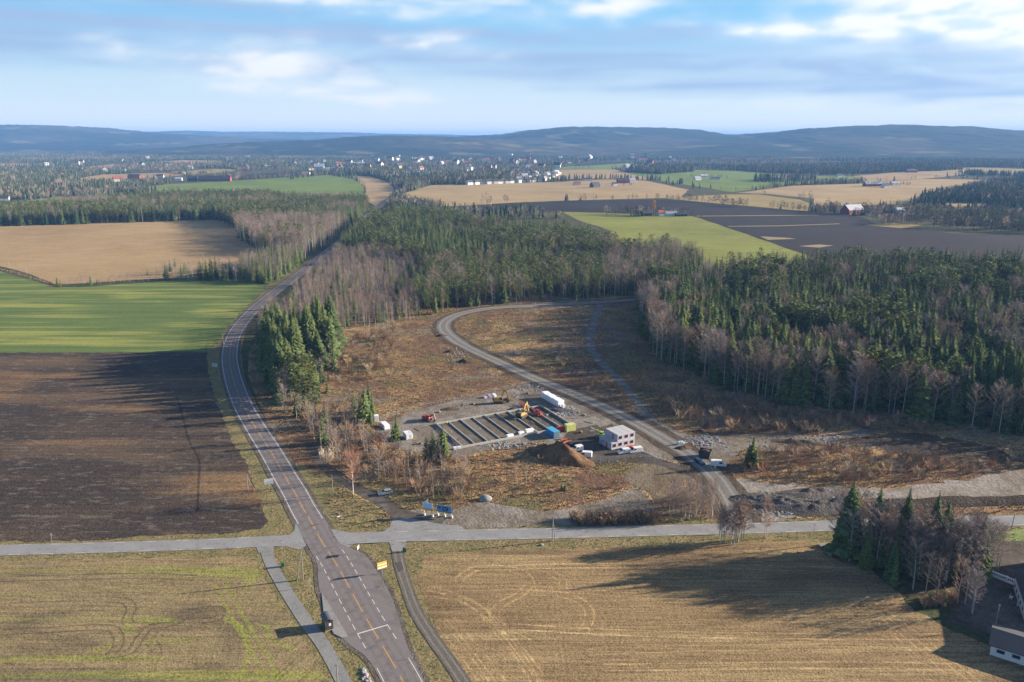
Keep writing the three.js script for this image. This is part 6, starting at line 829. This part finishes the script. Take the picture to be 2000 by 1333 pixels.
// ---- workers
function figure(o, jacket, trousers) {
  const res = 64, mc = new MarchingCubes(res, new THREE.MeshBasicMaterial(), false, false, 60000), J = { hip: [0, 0.93, 0], chest: [0, 1.30, 0.02], neck: [0, 1.48, 0.02], head: [0, 1.63, 0.04] };
  const caps = [[J.hip, J.chest, 0.155, 0.17], [J.chest, J.neck, 0.15, 0.06], [J.neck, J.head, 0.06, 0.105], [J.head, [0, 1.70, 0.05], 0.105, 0.11]]; for (const s of [-1, 1]) caps.push([[s * 0.09, 0.92, 0], [s * 0.12, 0.5, 0.05 * s], 0.095, 0.065], [[s * 0.12, 0.5, 0.05 * s], [s * 0.13, 0.08, -0.04 * s], 0.065, 0.048], [[s * 0.13, 0.06, -0.04 * s], [s * 0.14, 0.05, 0.14 - 0.04 * s], 0.05, 0.045], [[s * 0.18, 1.40, 0.02], [s * 0.25, 1.12, 0.05], 0.062, 0.05], [[s * 0.25, 1.12, 0.05], [s * 0.24, 0.92, 0.18], 0.05, 0.038], [[s * 0.24, 0.92, 0.18], [s * 0.23, 0.86, 0.23], 0.04, 0.035]);
  const dist = (p, [a, b, r0, r1]) => { const d = [b[0] - a[0], b[1] - a[1], b[2] - a[2]], q = [p[0] - a[0], p[1] - a[1], p[2] - a[2]], t = clamp((q[0] * d[0] + q[1] * d[1] + q[2] * d[2]) / (d[0] ** 2 + d[1] ** 2 + d[2] ** 2)); return Math.hypot(q[0] - d[0] * t, q[1] - d[1] * t, q[2] - d[2] * t) - (r0 + (r1 - r0) * t); };
  for (let k = 0; k < res; k++) for (let j = 0; j < res; j++) for (let i = 0; i < res; i++) { const p = [((i / res) * 2 - 1) * 0.95, ((j / res) * 2 - 1) * 0.95 + 0.9, ((k / res) * 2 - 1) * 0.95]; let m = 1e9; for (const c of caps) { const d = dist(p, c), h = clamp(0.5 + 0.5 * (m - d) / 0.03); m = m + (d - m) * h - 0.03 * h * (1 - h); } mc.field[i + j * res + k * res * res] = -m; }
  mc.isolation = 0; mc.update(); const n = mc.count, pos = new Float32Array(n * 3), col = new Float32Array(n * 3), nor = new Float32Array(n * 3);
  for (let i = 0; i < n; i++) { const x = mc.positionArray[i * 3] * 0.95, y = mc.positionArray[i * 3 + 1] * 0.95 + 0.9, z = mc.positionArray[i * 3 + 2] * 0.95; pos.set([x, y, z], i * 3); nor.set([mc.normalArray[i * 3], mc.normalArray[i * 3 + 1], mc.normalArray[i * 3 + 2]], i * 3); const c = y > 1.5 ? [0.42, 0.26, 0.19] : (z > 0.17 && y < 0.97 && y > 0.8) ? [0.42, 0.26, 0.19] : y > 0.88 ? jacket : y > 0.1 ? trousers : [0.03, 0.025, 0.02]; col.set(c, i * 3); }
  const g = new THREE.BufferGeometry(); g.setAttribute('position', new THREE.BufferAttribute(pos, 3)); g.setAttribute('normal', new THREE.BufferAttribute(nor, 3)); g.setAttribute('color', new THREE.BufferAttribute(col, 3)); part(o, 'body', g, new THREE.MeshStandardMaterial({ vertexColors: true, roughness: 0.8 }));
  part(o, 'helmet', tr(new THREE.SphereGeometry(0.135, 16, 8, 0, 6.2832, 0, 1.6), 0, 1.68, 0.05), white); part(o, 'helmet_brim', cy(0.16, 0.16, 0.02, 0, 1.68, 0.08, 16), white);
}
{ const hiv = [0.62, 0.62, 0.06], org = [0.65, 0.30, 0.04], blk = [0.03, 0.035, 0.05]; figure(thing('person', 'person in yellow jacket standing on the left foundation bay', 'person', spot(873, 832, 0.3), 1), hiv, blk); figure(thing('person', 'person in orange jacket at the lower left foundation wall', 'person', spot(881, 851, 0.3), 2), org, blk); figure(thing('person', 'person in bright green jacket beside the van on the dirt road', 'person', spot(1396, 920, 0.125), 0.5), [0.35, 0.60, 0.10], blk); }
// ================================================================== HOUSES AND FARMS
const wallWhite = paint(0.62, 0.62, 0.60, 0.7), wallRed = paint(0.24, 0.035, 0.028, 0.8), wallDark = paint(0.05, 0.055, 0.07, 0.8), wallYellow = paint(0.45, 0.33, 0.14, 0.8), wallBlue = paint(0.22, 0.33, 0.42, 0.7), roofRed = paint(0.33, 0.085, 0.045, 0.8), roofDark = paint(0.04, 0.042, 0.05, 0.7), roofMetal = paint(0.36, 0.38, 0.42, 0.5), roofGreen = paint(0.03, 0.13, 0.09, 0.6), windowGlass = new THREE.MeshStandardMaterial({ color: lin(0.03, 0.04, 0.05), roughness: 0.15 });
function house(o, w, d, h, rh, wm, rm, rows = 0, chimney = true, eave = 0.5) {   // ridge along x, base at y 0
  const wall = part(o, 'wall', tr(extrude([[-d / 2, 0], [-d / 2, h], [0, h + rh], [d / 2, h], [d / 2, 0]], w, 0), 0, 0, 0, 0, Math.PI / 2, 0), wm), s = Math.hypot(d / 2, rh), a = Math.atan2(rh, d / 2);
  const roof = part(o, 'roof', join([-1, 1].map((q) => { const g = new THREE.BoxGeometry(w + 2 * eave, 0.22, s + eave); g.translate(0, 0.13, 0); g.rotateX(q * a); const m = (s + eave) / 2; g.translate(0, h + rh - Math.sin(a) * m, q * Math.cos(a) * m); return g; })), rm);
  if (chimney) part(roof, 'chimney', bx(0.8, 1.6, 0.8, w * 0.18, h + rh + 0.3, 0), paint(0.22, 0.12, 0.09, 0.9));
  if (rows) { const n = Math.max(2, Math.round(w / 3)); for (let r = 0; r < rows; r++) for (let k = 0; k < n; k++) for (const q of [-1, 1]) { const x = -w / 2 + w * (k + 0.5) / n, y = 1.5 + r * 2.7; const f = part(o, 'window', bx(1.25, 1.35, 0.08, x, y, q * (d / 2 + 0.02)), white); part(f, 'pane', bx(1.0, 1.1, 0.06, x, y, q * (d / 2 + 0.05)), windowGlass); } part(o, 'door', bx(1.0, 2.1, 0.1, w * 0.02, 1.05, d / 2 + 0.03), paint(0.10, 0.06, 0.04, 0.7)); }
  return o;
}
const at = (x, y) => spot(x, y, 0);
// -- the farms and houses one can make out singly
for (const [x, y, turn, w, d, h, rh, wm, rm, name, label, cat, rows] of [
  [440, 534, 0.9, 12, 8, 5, 3.2, wallWhite, roofDark, 'farmhouse', 'white house with dark roof among trees beside the green field', 'house', 2], [428, 538, 0.2, 7, 5, 2.6, 1.6, wallWhite, roofDark, 'shed', 'low white shed left of the house among trees', 'shed', 0], [461, 530, 0.3, 8, 6, 3, 2, wallWhite, roofDark, 'garage', 'white garage right of the house among trees', 'garage', 0],
  [1664, 418, 0.5, 34, 17, 7, 7.5, wallRed, roofMetal, 'barn', 'big red barn with pale metal roof by the dark ploughed field', 'barn', 0], [1738, 417, 0.2, 18, 11, 5, 4, wallDark, roofDark, 'farmhouse', 'dark house between the red barn and blue house', 'house', 0], [1756, 418, 0.4, 16, 11, 5.5, 4.5, wallBlue, roofMetal, 'farmhouse', 'pale blue house among bare trees', 'house', 0], [1690, 420, 0.2, 10, 8, 4, 3, wallWhite, roofDark, 'farmhouse', 'white house hard by the big red barn', 'house', 0],
  [1217, 358, 0.25, 32, 15, 7, 7, wallRed, roofDark, 'barn', 'long red barn with dark roof on the pale field', 'barn', 0], [1234, 356, 0.3, 20, 10, 6, 4, wallWhite, roofMetal, 'farm_shed', 'white shed at the right end of the long red barn', 'shed', 0], [1162, 366, 0.6, 22, 14, 6, 7, wallDark, roofDark, 'farmhouse', 'steep dark farmhouse on the pale field', 'house', 0], [1127, 362, 0.2, 18, 10, 5, 4, wallWhite, roofRed, 'farmhouse', 'white house with red roof at the left of the field farm', 'house', 0], [1147, 354, 0.2, 26, 10, 5, 4, wallWhite, roofDark, 'farm_shed', 'grey roofed sheds behind the steep dark farmhouse', 'shed', 0], [1200, 363, 0.4, 11, 9, 5, 4, wallWhite, roofDark, 'farmhouse', 'small white house before the long red barn', 'house', 0],
  [1262, 422, 0.2, 15, 9, 4.5, 3.5, wallDark, roofDark, 'farmhouse', 'dark house left of the golden tree', 'house', 0], [1292, 421, 0.3, 12, 8, 4.5, 3.5, wallWhite, roofRed, 'farmhouse', 'white house with red roof right of the golden tree', 'house', 0], [1310, 422, 0.1, 17, 9, 4, 3, wallWhite, roofMetal, 'farm_shed', 'pale roofed shed right of the golden tree', 'shed', 0], [1330, 422.5, 0.1, 18, 8, 3.2, 2, wallDark, roofDark, 'farm_shed', 'long low dark shed at the end of that farm', 'shed', 0],
  [1705, 364, 0.15, 46, 16, 6, 6, wallRed, roofMetal, 'barn', 'long red barn in the far right fields', 'barn', 0], [1730, 367, 0.3, 18, 12, 6, 5, wallWhite, roofDark, 'farmhouse', 'white farmhouse beside the far right barn', 'house', 0], [1748, 362, 0.3, 26, 12, 5, 4, wallWhite, roofMetal, 'farm_shed', 'pale shed behind the far right farmhouse', 'shed', 0],
  [1362, 352, 0.4, 20, 11, 5.5, 5, wallWhite, roofMetal, 'farmhouse', 'white farmhouse on the left of the green field', 'house', 0], [1374, 347, 0.3, 24, 12, 5, 5, wallBlue, roofMetal, 'farm_shed', 'bluish shed behind the green field farmhouse', 'shed', 0], [1396, 352, 0.2, 26, 11, 5, 4, wallWhite, roofDark, 'farm_shed', 'white shed at the right of the green field farm', 'shed', 0], [1358, 330, 0.2, 22, 12, 6, 5, wallWhite, roofDark, 'farmhouse', 'white house at the end of the green field wood', 'house', 0], [1518, 351, 0.2, 26, 12, 5, 4, wallWhite, roofMetal, 'farm_shed', 'pale shed among trees right of the green field', 'shed', 0], [1640, 346, 0.3, 22, 12, 5, 5, wallWhite, roofDark, 'farmhouse', 'white house between green field and far wood', 'house', 0], [1780, 337, 0.2, 40, 14, 6, 6, wallRed, roofDark, 'barn', 'red barn below the far right wood', 'barn', 0], [1910, 339, 0.2, 30, 14, 6, 6, wallWhite, roofDark, 'farmhouse', 'white farm at the right end of the plain', 'house', 0],
  [420, 354, 0.08, 86, 20, 7, 8, wallRed, roofDark, 'barn', 'very long dark roofed barn on the far green rise', 'barn', 0], [376, 354, 0.15, 26, 16, 7, 7, wallDark, roofDark, 'barn', 'short dark barn left of the very long one', 'barn', 0], [349, 353, 0.2, 18, 12, 5.5, 4, wallWhite, roofMetal, 'farmhouse', 'white block house left of the dark barns', 'house', 0], [262, 350, 0.15, 32, 16, 7, 7, wallRed, roofDark, 'barn', 'dark roofed red barn in the left tan field', 'barn', 0], [230, 355, 0.5, 24, 14, 7, 7, wallWhite, roofRed, 'farmhouse', 'white gabled house left of that red barn', 'house', 0], [312, 347, 0.2, 22, 12, 5, 5, wallWhite, roofDark, 'farmhouse', 'white house between the red and dark barns', 'house', 0], [92, 381, 0.3, 15, 11, 6, 4, wallWhite, roofRed, 'farmhouse', 'white house with bright red roof on the far left', 'house', 0], [145, 378, 0.3, 12, 9, 4, 4, wallWhite, roofDark, 'farmhouse', 'small white house right of the red roofed one', 'house', 0], [10, 392, 0.3, 14, 10, 5, 5, wallWhite, roofDark, 'farmhouse', 'white house at the left edge behind the wood', 'house', 0], [522, 329, 0.3, 24, 14, 7, 6, wallWhite, roofMetal, 'farmhouse', 'white house alone on the dark ridge', 'house', 0], [654, 333, 0.0, 60, 18, 9, 1.5, wallWhite, roofMetal, 'warehouse', 'white warehouse beside the far ploughed strip', 'warehouse', 0], [598, 341, 0.0, 24, 12, 6, 2, wallWhite, roofMetal, 'warehouse', 'small white hall on the ridge of the green rise', 'warehouse', 0],
  [792, 349, 0.1, 90, 34, 10, 2, wallBlue, roofMetal, 'warehouse', 'large pale blue industrial hall beside the far road', 'warehouse', 0], [833, 347, 0.08, 46, 30, 13, 1.5, wallWhite, roofMetal, 'warehouse', 'tall white industrial hall right of the blue one', 'warehouse', 0], [812, 341, 0.1, 90, 30, 9, 2, wallWhite, roofMetal, 'warehouse', 'long white hall behind the blue industrial hall', 'warehouse', 0], [770, 354, 0.1, 30, 16, 6, 3, wallRed, roofDark, 'warehouse', 'low red workshop before the industrial halls', 'warehouse', 0],
]) house(thing(name, label, cat, at(x, y), turn), w, d, h, rh, wm, rm, rows, w < 25);
// -- the village: rows of white houses before the wood, the town behind them
{
  const r = rng(2024), protos = [[11, 8, 5, 4, wallWhite, roofDark], [9, 8, 5.5, 4.5, wallWhite, roofDark], [12, 9, 5, 4, wallWhite, roofRed], [13, 9, 4.5, 3.5, wallYellow, roofDark], [11, 8, 5, 4, wallRed, roofDark], [14, 10, 6, 4, wallWhite, roofMetal]];
  const made = [], copy = (k, pos, turn, label, group, s = 1) => { const p = protos[k]; let o; if (!made[k]) { o = made[k] = house(thing('village_house', label, 'house', pos, turn, group), ...p, 0, true); } else { o = made[k].clone(); o.name = numbered('village_house'); o.userData = { label, category: 'house', group }; o.position.set(...pos); o.rotation.y = turn; scene.add(o); } o.scale.setScalar(s); return o; };
  const W = 'white house in the village rows beyond the pale field', WG = 'village houses beyond the pale field';
  for (let i = 0; i < 19; i++) copy(i % 2, at(914 + i * 7.6 + r() * 2, 360.6 - i * 0.30 + r() * 0.8), 0.3 + 0.7 * r(), W, WG, 1.15 + 0.2 * r());
  for (let j = 0; j < 5; j++) for (let i = 0; i < 13; i++) copy(r() < 0.8 ? i % 2 : 5, at(972 + j * 7 + i * 7.6 + r() * 3, 355.5 - j * 3.2 - i * 0.2 + r()), 0.3 + 0.8 * r(), W, WG, 1.1 + 0.3 * r());
  const kinds = ['white house with dark roof in the far town', 'white narrow house in the far town', 'white house with red roof in the far town', 'ochre house in the far town', 'dark red house in the far town', 'large pale house in the far town'];
  for (let i = 0; i < 130; i++) { const x = 570 + r() * 760, y = 300 + 36 * r() - (x > 1100 ? 2 : 0), k = Math.floor(r() * 6), p = at(x, y); let f = false; for (const q of fieldPolys) if (inside(q, p[0], p[2])) { f = true; break; } if (!f) copy(k, p, r() * 3, kinds[k], `houses of the far town: ${kinds[k]}`, 1.3 + 1.2 * r()); }
  for (let i = 0; i < 46; i++) { const left = r() < 0.6, x = left ? 40 + r() * 500 : 1400 + r() * 560, y = 306 + r() * (left ? 45 : 28), k = Math.floor(r() * 6), p = at(x, y); let f = false; for (const q of fieldPolys) if (inside(q, p[0], p[2])) { f = true; break; } if (!f) copy(k, p, r() * 3, `${kinds[k].replace('in the far town', 'scattered over the far plain')}`, `houses scattered over the plain: ${kinds[k]}`, 1.2 + 0.8 * r()); }
  for (const [x, y, w, k, l] of [[878, 318, 50, roofRed, 'long red roofed hall in the town'], [912, 319, 44, roofRed, 'bright orange roofed hall in the town'], [700, 322, 70, roofMetal, 'grey roofed hall left in the town'], [820, 312, 60, roofMetal, 'pale roofed hall in the middle of the town'], [950, 314, 40, roofRed, 'red roofed house block right of the orange hall'], [1035, 326, 26, roofRed, 'red gabled house at the right of the town'], [1255, 314, 50, roofRed, 'red roofed farm beyond the green strip']]) house(thing('town_hall', l, 'building', at(x, y), 0.2), w, 16, 7, 5, wallWhite, k, 0, false);
}
// -- the houses at the lower right edge
{
  bare('driveway', [[1850, 1215], [1900, 1150], [1925, 1110], [1960, 1062], [2010, 1055], [2250, 1060], [2250, 1330], [2000, 1260]], gravelMat(0.62, 0.58, 0.58, 0.04), 0.075, 'grey driveway between the houses', 0.6);
  bare('lawn', [[1915, 1058], [1930, 1044], [1970, 1036], [2250, 1028], [2250, 1054], [1970, 1058]], new THREE.MeshStandardMaterial({ map: grain, color: lin(0.20, 0.27, 0.05), roughness: 1 }), 0.08, 'bright green lawn beside the side road', 0.5);
  const h1 = thing('dwelling', 'white house with dark roof at the lower right edge', 'house', at(2036, 1192), 1.15); house(h1, 17, 10, 4.6, 3.4, wallWhite, roofDark, 1, true);
  const h2 = thing('dwelling', 'house with green metal roof behind the dark roofed one', 'house', at(2040, 1128), 1.1); house(h2, 12, 8, 4.8, 2.6, wallWhite, roofGreen, 1, true);
  const gr = thing('garage', 'long garage with slatted grey roof in the bottom right corner', 'garage', at(2016, 1285), -0.62); house(gr, 16, 9, 2.7, 1.5, wallWhite, slate, 0, false); for (let k = 0; k < 5; k++) { const f = part(gr, 'window', bx(1.6, 0.9, 0.08, -6 + k * 3, 1.6, 4.54), paint(0.06, 0.10, 0.22, 0.6)); part(f, 'pane', bx(1.3, 0.65, 0.06, -6 + k * 3, 1.6, 4.57), windowGlass); }
  const w = thing('garden_wall', 'white balustrade wall before the dark roofed house', 'wall', at(1936, 1126), -0.9); part(w, 'base', bx(7.5, 0.5, 0.4, 3.7, 0.25, 0), white); part(w, 'coping', bx(7.6, 0.18, 0.5, 3.7, 1.5, 0), white); for (let k = 0; k < 16; k++) part(w, 'baluster', cy(0.1, 0.13, 0.92, 0.2 + k * 0.47, 0.96, 0, 8), white); for (const x of [0, 3.7, 7.4]) part(w, 'pier', bx(0.5, 1.75, 0.5, x, 0.875, 0), white);
  for (const [x, y, l] of [[1975, 1170, 'white garden seat by the house steps, farther one'], [1990, 1184, 'white garden seat by the house steps, nearer one']]) { const o = thing('garden_seat', l, 'seat', at(x, y), 0.8); part(o, 'seat', bx(1.5, 0.1, 0.6, 0, 0.45, 0), white); part(o, 'backrest', bx(1.5, 0.6, 0.08, 0, 0.8, -0.28), white); for (const q of [-0.65, 0.65]) for (const z of [-0.24, 0.24]) part(o, 'leg', bx(0.08, 0.42, 0.08, q, 0.21, z), white); }
  pole('grey pole with a cross arm in front of the garage', 1945, 1224, 6);
  const gh = thing('greenhouse', 'pale glass greenhouse half hidden behind the grove', 'greenhouse', at(1868, 1078), 0.3); house(gh, 8, 5, 2.2, 1.6, paint(0.40, 0.50, 0.56, 0.3), paint(0.46, 0.56, 0.62, 0.2), 0, false, 0.1);
  const st = thing('timber_stack', 'weathered timber stack at the field corner by the grove', 'timber', at(1608, 1068), 0.4); for (let k = 0; k < 12; k++) part(st, 'log', bar([-1.6, 0.16 + Math.floor(k / 4) * 0.3, (k % 4) * 0.34 - 0.5], [1.6, 0.16 + Math.floor(k / 4) * 0.3, (k % 4) * 0.34 - 0.5], 0.16, 7), oldWood);
}
renderer.render(scene, camera);
